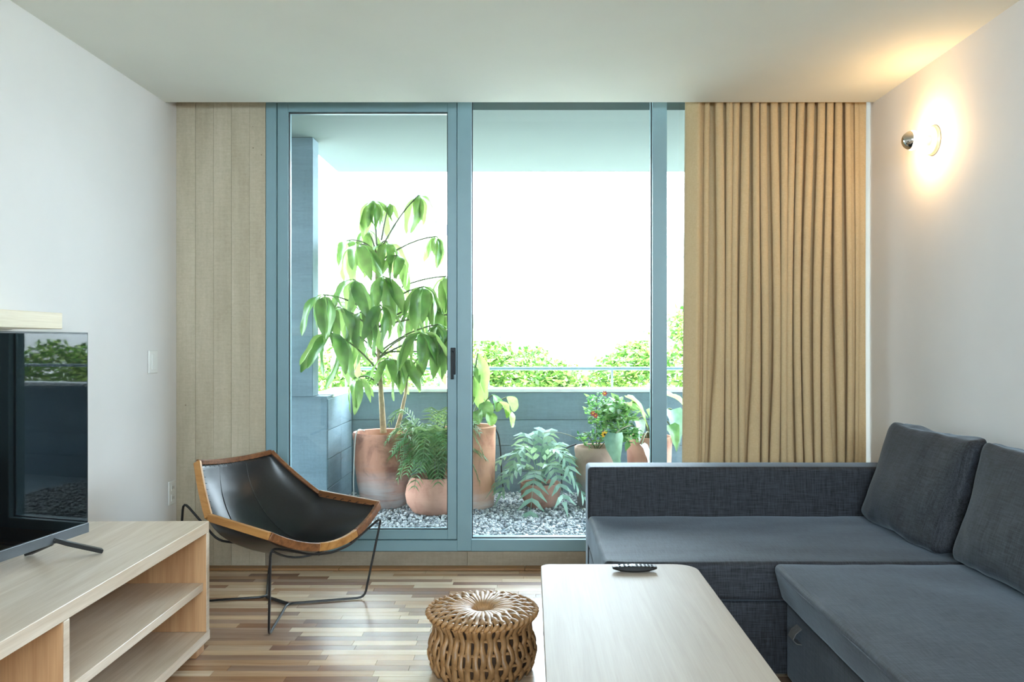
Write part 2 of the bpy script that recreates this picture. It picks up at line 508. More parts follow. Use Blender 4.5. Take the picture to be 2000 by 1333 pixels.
MT['hose'] = m_plain('black_hose', lin(28, 32, 34), 0.5)
MT['cable'] = m_plain('pale_cable', lin(206, 204, 198), 0.5)
MT['pull'] = m_plain('grey_webbing', lin(96, 96, 96), 0.8, var=0.1, scale=40)

# ------------------------------------------------------------------ room shell
XL, XR = -1.93, 1.816
YB, YE, YF = 4.324, 4.196, -1.9      # window wall face, ceiling edge, rear wall
H = 2.5
floor = build(MB().box(XL - 0.2, XR + 0.2, YF - 0.2, YB, -0.2, -0.012), 'floor', MT['board'])
struct(floor, 'multi-tone hardwood strip parquet floor')
PAL = [(228, 212, 194), (208, 182, 156), (180, 146, 118), (156, 120, 98), (220, 200, 178), (194, 164, 138), (138, 108, 96), (212, 192, 174), (170, 146, 132), (222, 204, 184)]
def plank_col():
    c = random.choice(PAL); k = random.uniform(0.9, 1.06)
    return tuple(min(1, x * k) for x in lin(*c)[:3]) + (1,)
PW = 0.05
Y0 = 2.72
nrow = int((YB - 0.005 - Y0) / PW)
far = []; farcol = []
def add_row(y, x0, x1, objs, x_split=0.42):
    x = x0 - random.uniform(0, 0.3)
    while x < x1:
        L = random.choice([0.26, 0.34, 0.42, 0.5, 0.6])
        a, b = max(x, x0), min(x + L, x1)
        if b - a > 0.02:
            top = random.uniform(-0.0006, 0.0)
            if objs and a < x_split:
                o = build(MB().box(a + 0.0006, b - 0.0006, y + 0.0005, y + PW - 0.0005, -0.014, top), 'plank', MT['plank'], floor)
                o.color = plank_col()
            else:
                far.append((a + 0.0006, b - 0.0006, y + 0.0005, y + PW - 0.0005, top)); farcol.append(plank_col())
        x += L
for r in range(nrow):
    add_row(Y0 + r * PW, -1.75, XR, True)
r = 0
while Y0 - (r + 1) * PW > YF:
    add_row(Y0 - (r + 1) * PW, XL, XR, False); r += 1
for rr in range(nrow):
    y = Y0 + rr * PW
    far.append((XL, -1.752, y + 0.0005, y + PW - 0.0005, 0)); farcol.append(plank_col())
mb = MB()
for (a, b, c, d, t) in far: mb.box(a, b, c, d, -0.014, t)
pf = build(mb, 'planks_beyond', MT['plank_far'], floor)
pf['kind'] = 'stuff'
ca = pf.data.color_attributes.new('Col', 'FLOAT_COLOR', 'CORNER')
cols = np.repeat(np.array(farcol, dtype=np.float32), 24, axis=0).ravel()
ca.data.foreach_set('color', cols)

WZ0, WZ1 = 1.20, 2.45            # heights of the window added behind the camera for fill light
struct(build(MB().box(XL - 0.2, XL, YF - 0.2, 4.62, -0.2, 2.95), 'wall_left', MT['wall']), 'plain white plastered wall')
struct(build(MB().box(XR, XR + 0.2, YF - 0.2, 4.62, -0.2, 2.95), 'wall_right', MT['wall']), 'plain white plastered wall with a lit sconce')
mb = MB().box(XL, -1.05, YF - 0.2, YF, -0.2, 2.95).box(1.65, XR, YF - 0.2, YF, -0.2, 2.95)
mb.box(-1.05, 1.65, YF - 0.2, YF, -0.2, WZ0).box(-1.05, 1.65, YF - 0.2, YF, WZ1, 2.95)
struct(build(mb, 'wall_front', MT['wall']))
def rear_fill_window(name, a0, a1, plane, axis):
    w_ = bpy.data.objects.new(name, None); C.objects.link(w_); WM[w_.name] = Matrix.Identity(4); struct(w_)
    def bx(nm, m, u0, u1, z0, z1, t0, t1):
        if axis == 'y': box(nm, m, w_, u0, u1, plane + t0, plane + t1, z0, z1)
        else: box(nm, m, w_, plane + t0, plane + t1, u0, u1, z0, z1)
    bx('sill', MT['frame'], a0, a1, WZ0, WZ0 + .05, -.03, .03); bx('head', MT['frame'], a0, a1, WZ1 - .05, WZ1, -.03, .03)
    m_ = (a0 + a1) / 2
    for u in (a0, m_ - .025, a1 - .05): bx('mullion', MT['frame'], u, u + .05, WZ0 + .05, WZ1 - .05, -.03, .03)
    bx('pane', MT['glass'], a0 + .05, m_ - .025, WZ0 + .05, WZ1 - .05, -.004, .004); bx('pane', MT['glass'], m_ + .025, a1 - .05, WZ0 + .05, WZ1 - .05, -.004, .004)
rear_fill_window('fill_window', -1.05, 1.65, YF - 0.1, 'y')  # unseen window, added to brighten the surfaces facing the camera
ce = MB().box(XL, XR, YF, YE, H, 2.95)
struct(build(ce, 'ceiling', MT['ceiling']), 'smooth pale ceiling with a recess at the window')
struct(build(MB().box(XL, XR, YE, 4.62, 2.72, 2.95), 'ceiling_recess', MT['ceiling']))

wb = MB().box(XL, -1.444, YB + 0.012, 4.62, -0.2, 2.72)
wb.box(-1.444, XR, YB + 0.012, 4.62, -0.2, 0.088)
wall_back = build(wb, 'wall_back', MT['conc_dark'])
struct(wall_back, 'board-formed raw concrete beside the window')
xs = [XL, -1.826, -1.727, -1.63, -1.531, -1.444]
for i in range(5):
    d = [0.0, 0.0022, 0.0008, 0.002, 0.0][i]
    box('board_imprint', MT['concrete'], wall_back, xs[i] + 0.0005, xs[i + 1] - 0.0005, YB + d, YB + 0.02, 0.0, 2.72, bevel=0.0008, seg=1)
x = -1.444
for L in (1.1, 1.15, 1.02):
    box('board_imprint', MT['conc_dark'], wall_back, x + 0.001, min(x + L, XR) - 0.001, YB + random.uniform(0, .002), YB + 0.02, 0.0, 0.088, bevel=0.001, seg=1)
    x += L
bb = bpy.data.objects.new('baseboard_back', None); C.objects.link(bb); WM[bb.name] = Matrix.Identity(4); struct(bb, 'brown wooden floor border along the concrete plinth')
x = XL
for L in (0.9, 1.0, 0.85, 1.0):
    box('trim_board', MT['board'], bb, x + 0.001, min(x + L, XR) - 0.001, YB - 0.062, YB - 0.001, 0.0006, 0.014, bevel=0.003)
    x += L
# ------------------------------------------------------------------ window and sliding door
YG = 4.375
win = bpy.data.objects.new('window_1', None); C.objects.link(win); WM[win.name] = Matrix.Identity(4)
struct(win, 'floor-to-ceiling teal aluminium window with fixed panes')
fb = dict(bevel=0.002, seg=1)
FY0, FY1 = YB + 0.004, 4.44
box('jamb', MT['frame'], win, -1.4435, -1.386, FY0, FY1, 0.09, 2.715, **fb)
box('mullion', MT['frame'], win, -0.399, -0.322, FY0, FY1, 0.09, 2.715, **fb)
box('mullion', MT['frame'], win, 0.667, 0.745, FY0, FY1, 0.09, 2.715, **fb)
box('jamb', MT['frame'], win, 1.775, 1.815, FY0, FY1, 0.09, 2.715, **fb)
box('sill', MT['frame'], win, -1.386, -0.399, FY0, FY1, 0.089, 0.148, **fb)
box('sill', MT['frame'], win, -0.322, 0.667, FY0, FY1, 0.089, 0.152, **fb)
box('sill', MT['frame'], win, 0.745, 1.775, FY0, FY1, 0.089, 0.152, **fb)
box('head', MT['frame'], win, -1.386, -0.399, FY0, FY1, 2.57, 2.715, **fb)
box('head', MT['frame'], win, -0.322, 0.667, FY0, FY1, 2.60, 2.715, **fb)
box('head', MT['frame'], win, 0.745, 1.775, FY0, FY1, 2.60, 2.715, **fb)
for (a, b) in ((-0.322, 0.667), (0.745, 1.775)):
    box('pane', MT['glass'], win, a + 0.002, b - 0.002, YG, YG + 0.008, 0.152, 2.60)
    g = MB()
    g.box(a, a + 0.005, YG - 0.012, YG - 0.001, 0.152, 2.60); g.box(b - 0.005, b, YG - 0.012, YG - 0.001, 0.152, 2.60)
    g.box(a + 0.005, b - 0.005, YG - 0.012, YG - 0.001, 0.152, 0.157); g.box(a + 0.005, b - 0.005, YG - 0.012, YG - 0.001, 2.595, 2.60)
    build(g, 'gasket', MT['gasket'], win)
door = bpy.data.objects.new('door_1', None); C.objects.link(door); WM[door.name] = Matrix.Identity(4)
struct(door, 'teal framed sliding glass door with a dark pull handle')
D0, D1 = YB + 0.012, 4.40
box('stile', MT['frame'], door, -1.383, -1.324, D0, D1, 0.152, 2.565, **fb)
box('stile', MT['frame'], door, -0.452, -0.402, D0, D1, 0.152, 2.565, **fb)
box('rail', MT['frame'], door, -1.324, -0.452, D0, D1, 0.152, 0.203, **fb)
box('rail', MT['frame'], door, -1.324, -0.452, D0, D1, 2.49, 2.565, **fb)
box('pane', MT['glass'], door, -1.322, -0.454, 4.362, 4.370, 0.205, 2.488)
g = MB()
g.box(-1.324, -1.319, 4.35, 4.361, 0.203, 2.49); g.box(-0.457, -0.452, 4.35, 4.361, 0.203, 2.49)
g.box(-1.319, -0.457, 4.35, 4.361, 0.203, 0.208); g.box(-1.319, -0.457, 4.35, 4.361, 2.485, 2.49)
build(g, 'gasket', MT['gasket'], door)
hp = at(885, 710, D0)
hm = MB()
hm.box(hp.x - 0.014, hp.x + 0.014, D0 - 0.006, D0, hp.z - 0.062, hp.z + 0.085)
ho = build(hm, 'handle', MT['gasket'], door, bevel=0.004, seg=3)
build(MB().tube([(hp.x - .002, D0 - 0.004, hp.z + 0.06), (hp.x - .002, D0 - 0.03, hp.z + 0.055), (hp.x - .002, D0 - 0.034, hp.z + 0.02), (hp.x - .002, D0 - 0.034, hp.z - 0.05), (hp.x - .002, D0 - 0.03, hp.z - 0.085)], 0.009, 10), 'lever', MT['gasket'], ho, smooth=True)

# ------------------------------------------------------------------ balcony
GZ = 0.10
struct(build(MB().box(-3.0, 3.6, 4.62, 6.3, -0.25, GZ - 0.02), 'balcony_floor', MT['bal_conc']), 'concrete balcony slab under the gravel')
struct(build(MB().box(-1.444, XR + 0.2, 4.44, 4.62, -0.2, 0.085), 'trim_1', MT['bal_conc']))
par = build(MB().box(-1.52, 3.6, 5.965, 6.12, -0.25, 0.855), 'parapet', MT['bal_conc'])
struct(par, 'low grey concrete balcony parapet with horizontal board marks')
zs = [0.06, 0.262, 0.455, 0.648, 0.855]
for i in range(4):
    box('board_imprint', MT['bal_conc'], par, -1.335, 3.55, 5.95 + random.uniform(-.001, .002), 5.97, zs[i] + .002, zs[i + 1] - .002, bevel=0.002, seg=1)
box('coping', MT['coping'], par, -1.52, 3.6, 5.94, 6.14, 0.855, 0.882, bevel=0.004)
rt = build(MB().box(-2.4, -1.345, 5.242, 5.40, -0.25, 0.872).box(-1.52, -1.345, 5.40, 5.965, -0.25, 0.855), 'wall_balcony', MT['bal_conc'])
struct(rt, 'low grey balcony side wall with block courses')
for i in range(4):
    box('block', MT['bal_conc'], rt, -1.35, -1.336 + random.uniform(-.002, .002), 5.245, 5.60, zs[i] + .002, zs[i + 1] - .002, bevel=0.002, seg=1)
    box('block', MT['bal_conc'], rt, -1.35, -1.336 + random.uniform(-.002, .002), 5.603, 5.94, zs[i] + .002, zs[i + 1] - .002, bevel=0.002, seg=1)
box('coping', MT['coping'], rt, -1.50, -1.338, 5.38, 5.94, 0.855, 0.880, bevel=0.004)
col = build(MB().box(-2.4, -1.434, 5.23, 5.37, 0.872, 2.583), 'balcony_column', MT['bal_conc'], bevel=0.004)
struct(col, 'smooth grey concrete column at the end of the balcony')
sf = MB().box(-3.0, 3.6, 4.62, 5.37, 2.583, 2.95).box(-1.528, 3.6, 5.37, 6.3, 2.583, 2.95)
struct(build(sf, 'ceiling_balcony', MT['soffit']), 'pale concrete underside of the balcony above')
struct(build(MB().box(-3.0, -1.93 - 0.2, 4.3, 4.62, -0.25, 2.95).box(XR + .2, 3.6, 4.3, 4.62, -0.25, 2.95), 'wall_exterior', MT['bal_conc']))
rl = thing('balcony_railing', 'thin pale metal handrail above the grey balcony parapet', 'railing', (0.5, 6.03, 0.882))
build(MB().tube([(-1.45, 6.03, 1.03), (3.55, 6.03, 1.03)], 0.013, 10), 'handrail', MT['frame'], rl, smooth=True)
for px in (-1.40, -0.32, 0.62, 1.6, 2.6):
    build(MB().tube([(px, 6.03, 0.882), (px, 6.03, 1.02)], 0.008, 8), 'post', MT['frame'], rl, smooth=True)

# gravel: real pebbles, too many to count
bm = bmesh.new(); bmesh.ops.create_icosphere(bm, subdivisions=1, radius=1.0)
pv = np.array([v.co[:] for v in bm.verts]); pfc = np.array([[v.index for v in f.verts] for f in bm.faces]); bm.free()
def pebbles(n, x0, x1, y0, y1):
    cx = rng.uniform(x0, x1, n); cy = rng.uniform(y0, y1, n); cz = GZ + rng.uniform(-0.006, 0.006, n)
    sc_ = rng.uniform(0.006, 0.014, n)
    sq = rng.uniform(0.6, 1.3, (n, 1, 3)); ang = rng.uniform(0, 2 * PI, n)
    p = pv[None] * (1 + rng.uniform(-0.18, 0.18, (n, len(pv), 1))) * sq * sc_[:, None, None]
    c, s = np.cos(ang)[:, None], np.sin(ang)[:, None]
    X = p[..., 0] * c - p[..., 1] * s + cx[:, None]; Y = p[..., 0] * s + p[..., 1] * c + cy[:, None]; Z = p[..., 2] * 0.8 + cz[:, None]
    return np.stack([X, Y, Z], -1).reshape(-1, 3), (pfc[None] + (np.arange(n) * len(pv))[:, None, None]).reshape(-1, 3)
def np_mesh(name, V, T):
    me = bpy.data.meshes.new(name)
    me.vertices.add(len(V)); me.vertices.foreach_set('co', V.astype(np.float32).ravel())
    k = T.shape[1]
    me.loops.add(len(T) * k); me.loops.foreach_set('vertex_index', T.astype(np.int32).ravel())
    me.polygons.add(len(T)); me.polygons.foreach_set('loop_start', np.arange(0, len(T) * k, k, dtype=np.int32))
    me.update(calc_edges=True); me.validate()
    return me
V, T = pebbles(12500, -1.34, 1.5, 4.63, 5.95)
me = np_mesh('gravel', V, T); me.materials.append(MT['gravel'])
tag(link('gravel', me), 'pale grey gravel spread over the balcony floor', 'gravel', kind='stuff')

# ------------------------------------------------------------------ plants
LEAFM = {}
def leaf_mesh(kind, m, L=1.0, W=0.34, droop=1.0, fold=0.12, n=9, wavy=0.02, shape='oval', seed=0):
    """leaf starting at the origin along +X that bends over and hangs"""
    key = (kind, m.name, seed)
    if key in LEAFM: return LEAFM[key]
    rd = random.Random(seed + 11)
    mb = MB(); rows = []
    ang = 0.0; p = Vector((0, 0, 0)); step = L / (n - 1)
    for i in range(n):
        t = i / (n - 1)
        if shape == 'oval': hw = W / 2 * (0.05 if t < 0.1 else (math.sin(PI * min(1, ((t - 0.08) / 0.92) ** 0.85 * 0.975 + 0.02)) ** 0.7))
        elif shape == 'round': hw = W / 2 * (math.sin(PI * min(1, t * 0.97 + 0.015)) ** 0.55)
        else:
            hw = W / 2 * ((1 - t) ** 0.85 * 1.15 if t > 0.12 else 0.75 + t)
        d = Vector((math.cos(ang), 0, -math.sin(ang)))
        nrm = Vector((math.sin(ang), 0, math.cos(ang)))
        wv = wavy * L * math.sin(t * 13 + seed) 
        row = []
        for q in (-1, -0.5, 0, 0.5, 1):
            row.append(p + Vector((0, 1, 0)) * (hw * q) + nrm * (fold * hw * (abs(q) * 1.6 - 0.5) + wv * abs(q) * (1 if q > 0 else -0.8)))
        rows.append(row)
        ang += droop * (2.2 if t < 0.3 else 0.25) / (n - 1) * rd.uniform(0.7, 1.3)
        p = p + d * step
    mb.grid(rows)
    me = mb.mesh('leaf'); me.materials.append(m)
    for pg in me.polygons: pg.use_smooth = True
    LEAFM[key] = me
    return me

def place_leaf(parent, me, pos, az, pitch, roll, size, name='leaf'):
    """pos in world; pitch > 0 tips the leaf down"""
    mw = Matrix.Translation(pos) @ Matrix.Rotation(az, 4, 'Z') @ Matrix.Rotation(pitch, 4, 'Y') @ Matrix.Rotation(roll, 4, 'X') @ Matrix.Scale(size, 4)
    return link(name, me, parent, WM[parent.name].inverted() @ mw)

def pot(parent, c, prof, m, soil_r, soil_z):
    loc = Matrix.Translation(Vector(c) - WM[parent.name].translation)
    mb = MB(); mb.lathe(prof, 40)
    me = mb.mesh('pot'); me.materials.append(m)
    for p in me.polygons: p.use_smooth = True
    me.set_sharp_from_angle(angle=math.radians(50))
    o = link('pot', me, parent, loc)
    s = MB(); s.lathe([(soil_r * 0.02, soil_z + 0.012), (soil_r * 0.6, soil_z + 0.008), (soil_r, soil_z)], 24)
    so = build(s, 'soil', MT['soil'], o, world=False, smooth=True)
    return o

def bez(p0, p1, p2, n=8):
    p0, p1, p2 = Vector(p0), Vector(p1), Vector(p2)
    return [p0 * (1 - t) ** 2 + p1 * (2 * t * (1 - t)) + p2 * t ** 2 for t in [i / (n - 1) for i in range(n)]]

# 1 umbrella tree ---------------------------------------------------
YT = 5.50
cb = at(750, 900, YT)
tree = thing('potted_umbrella_tree', 'tall umbrella tree with drooping leaves in a large lime-streaked terracotta pot', 'potted plant', (cb.x, YT, GZ))
pot(tree, (cb.x, YT, GZ), [(0.14, 0), (0.155, 0.01), (0.185, 0.17), (0.205, 0.34), (0.206, 0.46), (0.212, 0.475), (0.214, 0.50), (0.207, 0.512), (0.194, 0.508), (0.190, 0.46)], MT['terra_a'], 0.191, 0.46)
tk = [at(749, 846, YT), at(745, 780, YT), at(740, 700, YT), at(737, 620, YT + .01), at(735, 540, YT), at(737, 490, YT)]
build(MB().tube(tk, [0.022, 0.018, 0.013, 0.011, 0.009, 0.006], 10), 'trunk', MT['bark'], tree, smooth=True)
tk2 = [at(772, 850, YT + .04), at(782, 815, YT + .05), at(792, 770, YT + .06), at(796, 720, YT + .07)]
build(MB().tube(tk2, [0.016, 0.014, 0.011, 0.007], 8), 'trunk', MT['bark'], tree, smooth=True)
CL = [  # end px,py, start px,py, leaves, size, depth offset
    (728, 393, 736, 480, 7, .25, -.05), (818, 382, 748, 480, 5, .23, .05), (762, 398, 745, 470, 4, .13, .0), (678, 470, 736, 495, 5, .25, .08),
    (700, 478, 736, 505, 5, .25, -.12), (758, 474, 738, 490, 7, .235, .02), (852, 462, 742, 512, 6, .19, .05), (632, 576, 736, 622, 6, .26, -.42),
    (690, 546, 736, 605, 7, .30, -.2), (748, 540, 736, 600, 7, .28, -.06), (828, 560, 738, 612, 7, .30, -.1), (872, 540, 738, 585, 6, .30, .05),
    (650, 652, 738, 725, 7, .30, -.40), (690, 655, 739, 700, 6, .30, .05), (742, 596, 738, 640, 6, .24, -.2), (802, 612, 738, 655, 6, .26, .1),
    (856, 634, 739, 690, 7, .29, -.08), (700, 738, 741, 755, 4, .20, -.1), (792, 700, 794, 730, 6, .24, .0), (932, 616, 738, 640, 5, .28, .06),
    (918, 706, 740, 690, 5, .28, .0), (758, 700, 740, 735, 6, .20, -.12), (830, 690, 795, 740, 6, .24, .12), (722, 600, 738, 660, 5, .24, .14), (668, 590, 738, 640, 5, .26, .16),
    (660, 600, 738, 660, 4, .25, -.3), (705, 610, 738, 660, 6, .27, -.22), (775, 560, 737, 600, 6, .26, .1), (850, 590, 738, 640, 7, .3, .12), (880, 650, 739, 700, 6, .3, -.02), (820, 650, 739, 700, 6, .26, -.2), (716, 450, 736, 500, 5, .2, .1), (780, 500, 737, 530, 5, .22, -.08)]
for ci, (ex, ey, sx_, sy_, nl, sz, dy) in enumerate(CL):
    e = at(ex, ey, YT + dy); s0 = at(sx_, sy_, YT)
    mid = (e + s0) / 2 + Vector((0, 0, 0.07))
    pet = build(MB().tube(bez(s0, mid, e, 7), [0.0065] * 3 + [0.0052] * 4, 6), 'petiole', MT['stem'], tree, smooth=True)
    a0 = random.uniform(0, 2 * PI)
    nl += 2
    for k in range(nl):
        az = a0 + 2 * PI * k / nl + random.uniform(-.3, .3)
        me = leaf_mesh('umb', MT['leaf_big'], 1.0, 0.25, 1.12, 0.18, 12, 0.018, 'oval', seed=k % 4)
        place_leaf(pet, me, e, az, random.uniform(0.05, 0.85), random.uniform(-.5, .5), sz * random.uniform(0.8, 1.4))

# 2 parlour palm ----------------------------------------------------
YP = 5.28
cb = at(850, 930, YP)
palm = thing('potted_parlour_palm', 'bushy dark green feathery palm in a squat round terracotta pot', 'potted plant', (cb.x, YP, GZ))
pot(palm, (cb.x, YP, GZ), [(0.12, 0), (0.15, 0.012), (0.188, 0.07), (0.198, 0.125), (0.188, 0.18), (0.162, 0.228), (0.158, 0.242), (0.148, 0.242), (0.144, 0.21)], MT['terra_b'], 0.146, 0.205)
def frond(parent, base, az, length, rise, droop, pairs, ll, lw, m, name='frond', lobed=False, vy=0.9, tipshort=0.35):
    mb = MB(); d = Vector((math.cos(az), math.sin(az), 0)); side = Vector((-d.y, d.x, 0))
    b = Vector(base)
    tip = b + d * length * 0.85 + Vector((0, 0, rise - droop))
    ctl = b + d * length * 0.35 + Vector((0, 0, rise * 1.25))
    pts = bez(b, ctl, tip, 14)
    mb.tube(pts, [0.0035 - 0.002 * i / 13 for i in range(14)], 5)
    for i in range(pairs):
        t = 0.22 + 0.78 * (i + 0.5) / pairs
        f = t * 13; k = min(12, int(f)); p = pts[k].lerp(pts[k + 1], f - k)
        tg = (pts[k + 1] - pts[k]).normalized()
        upv = side.cross(tg); 
        if upv.z < 0: upv = -upv
        env = math.sin(PI * min(1.0, 0.18 + t * 0.72)) if not lobed else (1.0 - tipshort * t) * min(1, 0.45 + t)
        for sgn in (-1, 1):
            L = ll * env * random.uniform(0.85, 1.1)
            dr = (side * sgn * vy + tg * (0.55 if not lobed else 0.6) + upv * random.uniform(-.05, .2)).normalized()
            wv = tg * lw * 0.5
            dn = Vector((0, 0, -1)) * L * (0.30 if not lobed else 0.18)
            q1 = p + dr * L * 0.5 + upv * L * 0.03; q2 = p + dr * L + dn
            mb.add([p - wv * 0.6, p + wv * 0.6, q1 + wv, q1 - wv, q2 + wv * 0.12, q2 - wv * .12], [(0, 1, 2, 3), (3, 2, 4, 5)])
    if lobed:
        tg = (pts[-1] - pts[-2]).normalized(); p = pts[-1]
        mb.add([p - side * lw * .5, p + side * lw * .5, p + tg * ll * .7], [(0, 1, 2)])
    return build(mb, name, m, parent)
for i in range(46):
    az = 2 * PI * i / 26 * 2.618 + random.uniform(-.3, .3)
    ln = random.uniform(0.22, 0.36); rs = random.uniform(0.22, 0.52) * (1 if i % 3 else 1.15)
    frond(palm, (cb.x + math.cos(az) * .04, YP + math.sin(az) * .04, 0.31), az, ln, rs, random.uniform(0.12, 0.38), 17, 0.13, 0.0105, MT['leaf_palm'])

# 3 tall pot --------------------------------------------------------
Y3 = 5.48
cb = at(918, 900, Y3)
tall = thing('tall_potted_foliage', 'tall straight terracotta pot with round lobed leaves on top', 'potted plant', (cb.x, Y3, GZ))
pot(tall, (cb.x, Y3, GZ), [(0.158, 0), (0.166, 0.01), (0.170, 0.10), (0.174, 0.30), (0.177, 0.53), (0.179, 0.55), (0.172, 0.556), (0.165, 0.552), (0.163, 0.52)], MT['terra_c'], 0.164, 0.525)
top3 = Vector((cb.x, Y3, GZ + 0.52))
for (px, py, Y, sz, az, m) in [(945, 800, 5.36, .12, 5.0, 'leaf_green'), (962, 786, 5.42, .13, 5.6, 'leaf_green'), (975, 800, 5.40, .13, 0.2, 'leaf_lime'), (990, 790, 5.46, .12, 0.5, 'leaf_green'),
                               (935, 815, 5.34, .11, 4.4, 'leaf_green'), (955, 820, 5.33, .10, 5.2, 'leaf_lime'), (985, 812, 5.44, .15, 6.0, 'leaf_lime'), (925, 800, 5.5, .13, 3.9, 'leaf_green'), (910, 790, 5.5, .13, 3.0, 'leaf_green'), (940, 792, 5.6, .13, 1.2, 'leaf_green')]:
    e = at(px, py - 14, Y)
    st = build(MB().tube(bez(top3 + Vector((random.uniform(-.04, .04), random.uniform(-.04, .04), 0)), (top3 + e) / 2 + Vector((0, 0, .08)), e, 6), 0.004, 6), 'petiole', MT['stem'], tall, smooth=True)
    place_leaf(st, leaf_mesh('round', MT[m], 1.0, 0.85, 0.95, 0.25, 9, 0.03, 'round', seed=random.randint(0, 2)), e, az, 0.5, random.uniform(-.4, .4), sz)
for (px, py, Y, sz, az) in [(933, 690, 5.45, .30, 5.6), (925, 735, 5.4, .26, 5.0)]:
    e = at(px, py, Y)
    st = build(MB().tube(bez(top3, (top3 + e) / 2 + Vector((0.0, 0, .1)), e, 7), 0.005, 6), 'petiole', MT['stem'], tall, smooth=True)
    place_leaf(st, leaf_mesh('long', MT['leaf_lime'], 1.0, 0.3, 0.9, 0.15, 9, 0.015, 'oval', seed=1), e, az, 0.95, 0.4, sz)

# 4 blue fern -------------------------------------------------------
Y4 = 5.46
cb = at(1056, 950, Y4)
fern = thing('potted_blue_fern', 'silvery blue-green fern spilling over a small low terracotta pot', 'potted plant', (cb.x, Y4, GZ))
pot(fern, (cb.x, Y4, GZ), [(0.08, 0), (0.10, 0.01), (0.132, 0.07), (0.140, 0.13), (0.137, 0.165), (0.128, 0.165), (0.124, 0.14)], MT['terra_b'], 0.125, 0.14)
bf = Vector((cb.x - .01, Y4 - 0.02, GZ + 0.15))
for (az, ln, rs, dr, ll) in [(-1.75, .40, .24, .40, .12), (-1.05, .36, .28, .34, .12), (3.4, .36, .22, .22, .11), (2.7, .40, .30, .22, .11), (-0.35, .36, .24, .30, .12), (0.2, .34, .30, .22, .11), (2.0, .32, .42, .20, .11),
                             (1.3, .30, .42, .14, .10), (-2.5, .36, .24, .26, .11), (0.8, .32, .36, .2, .10), (-0.7, .30, .36, .24, .11), (3.9, .28, .36, .2, .1)]:
    frond(fern, bf, az, ln * 1.05, rs, dr, 8, ll * 1.3, 0.040, MT['leaf_blue'], lobed=True)

# 5 buff pot with flowering shrub -----------------------------------
Y5 = 5.48
cb = at(1165, 930, Y5)
bush = thing('potted_flowering_shrub', 'leafy shrub with red and yellow flowers in a buff grey-footed clay pot', 'potted plant', (cb.x, Y5, GZ))
pot(bush, (cb.x, Y5, GZ), [(0.125, 0), (0.132, 0.01), (0.142, 0.20), (0.148, 0.36), (0.153, 0.385), (0.153, 0.408), (0.147, 0.414), (0.139, 0.410), (0.136, 0.37)], MT['terra_d'], 0.137, 0.375)
def leafcloud(centers, n, size, aspect=0.55, flat=0.5):
    cs = np.array([c[:3] for c in centers]); rs = np.array([c[3:6] for c in centers]); wts = np.prod(rs, 1) ** 0.8; wts /= wts.sum()
    k = rng.choice(len(cs), n, p=wts)
    d = rng.normal(size=(n, 3)); d /= np.linalg.norm(d, axis=1)[:, None]
    rad = rng.uniform(0.35, 1.0, n) ** 0.6
    p = cs[k] + d * rs[k] * rad[:, None]
    a = rng.normal(size=(n, 3)); a[:, 2] *= flat; a /= np.linalg.norm(a, axis=1)[:, None]
    u = np.array([0, 0, 1.0]) + rng.normal(size=(n, 3)) * 0.6
    b = np.cross(a, u); b /= np.linalg.norm(b, axis=1)[:, None]
    nn = np.cross(a, b)
    s = size * rng.uniform(0.6, 1.3, n)[:, None]
    v0 = p; v1 = p + a * s * 0.45 + b * s * aspect * 0.5 + nn * s * .08; v2 = p + a * s - nn * s * .1; v3 = p + a * s * 0.45 - b * s * aspect * 0.5 + nn * s * .08
    V = np.stack([v0, v1, v2, v3], 1).reshape(-1, 3)
    i = np.arange(n)[:, None] * 4
    T = np.concatenate([i + [0, 1, 2], i + [0, 2, 3]], 1).reshape(-1, 3)
    return V, T
def cl(px, py, Y, rx, rz, ry=None):
    s = F / Y; p = at(px, py, Y)
    return (p.x, p.y, p.z, rx / s, (ry if ry else rx) / s, rz / s)
def foliage(parent, centers, n, size, m, name='foliage', **kw):
    V, T = leafcloud(centers, n, size, **kw)
    inv = np.array(WM[parent.name].inverted())
    V = V @ inv[:3, :3].T + inv[:3, 3]
    me = np_mesh(name, V, T); me.materials.append(m)
    o = link(name, me, parent); o['kind'] = 'stuff'
    return o
t5 = Vector((cb.x, Y5, GZ + 0.37))
for (px, py, Y) in [(1165, 775, 5.42), (1205, 800, 5.45), (1140, 845, 5.4), (1225, 835, 5.4), (1185, 830, 5.36)]:
    e = at(px, py, Y)
    build(MB().tube(bez(t5, (t5 + e) / 2 + Vector((0, 0, .06)), e, 6), 0.004, 6), 'stem', MT['stem'], bush, smooth=True)
foliage(bush, [cl(1205, 808, 5.42, 34, 30, 45), cl(1168, 800, 5.42, 24, 36, 40), cl(1150, 857, 5.38, 26, 12, 35), cl(1225, 845, 5.40, 28, 18, 40), cl(1190, 840, 5.36, 30, 22, 35)], 900, 0.040, MT['shrub'], aspect=0.5)
foliage(bush, [cl(1205, 800, 5.34, 36, 28, 20), cl(1225, 850, 5.32, 26, 14, 20)], 130, 0.075, MT['leaf_green'], 'broad_leaves', aspect=0.55)
build(MB().tube(bez(t5, at(1110, 836, 5.36), at(1062, 846, 5.3), 10), 0.0025, 6), 'trailing_stem', MT['stem'], bush, smooth=True)
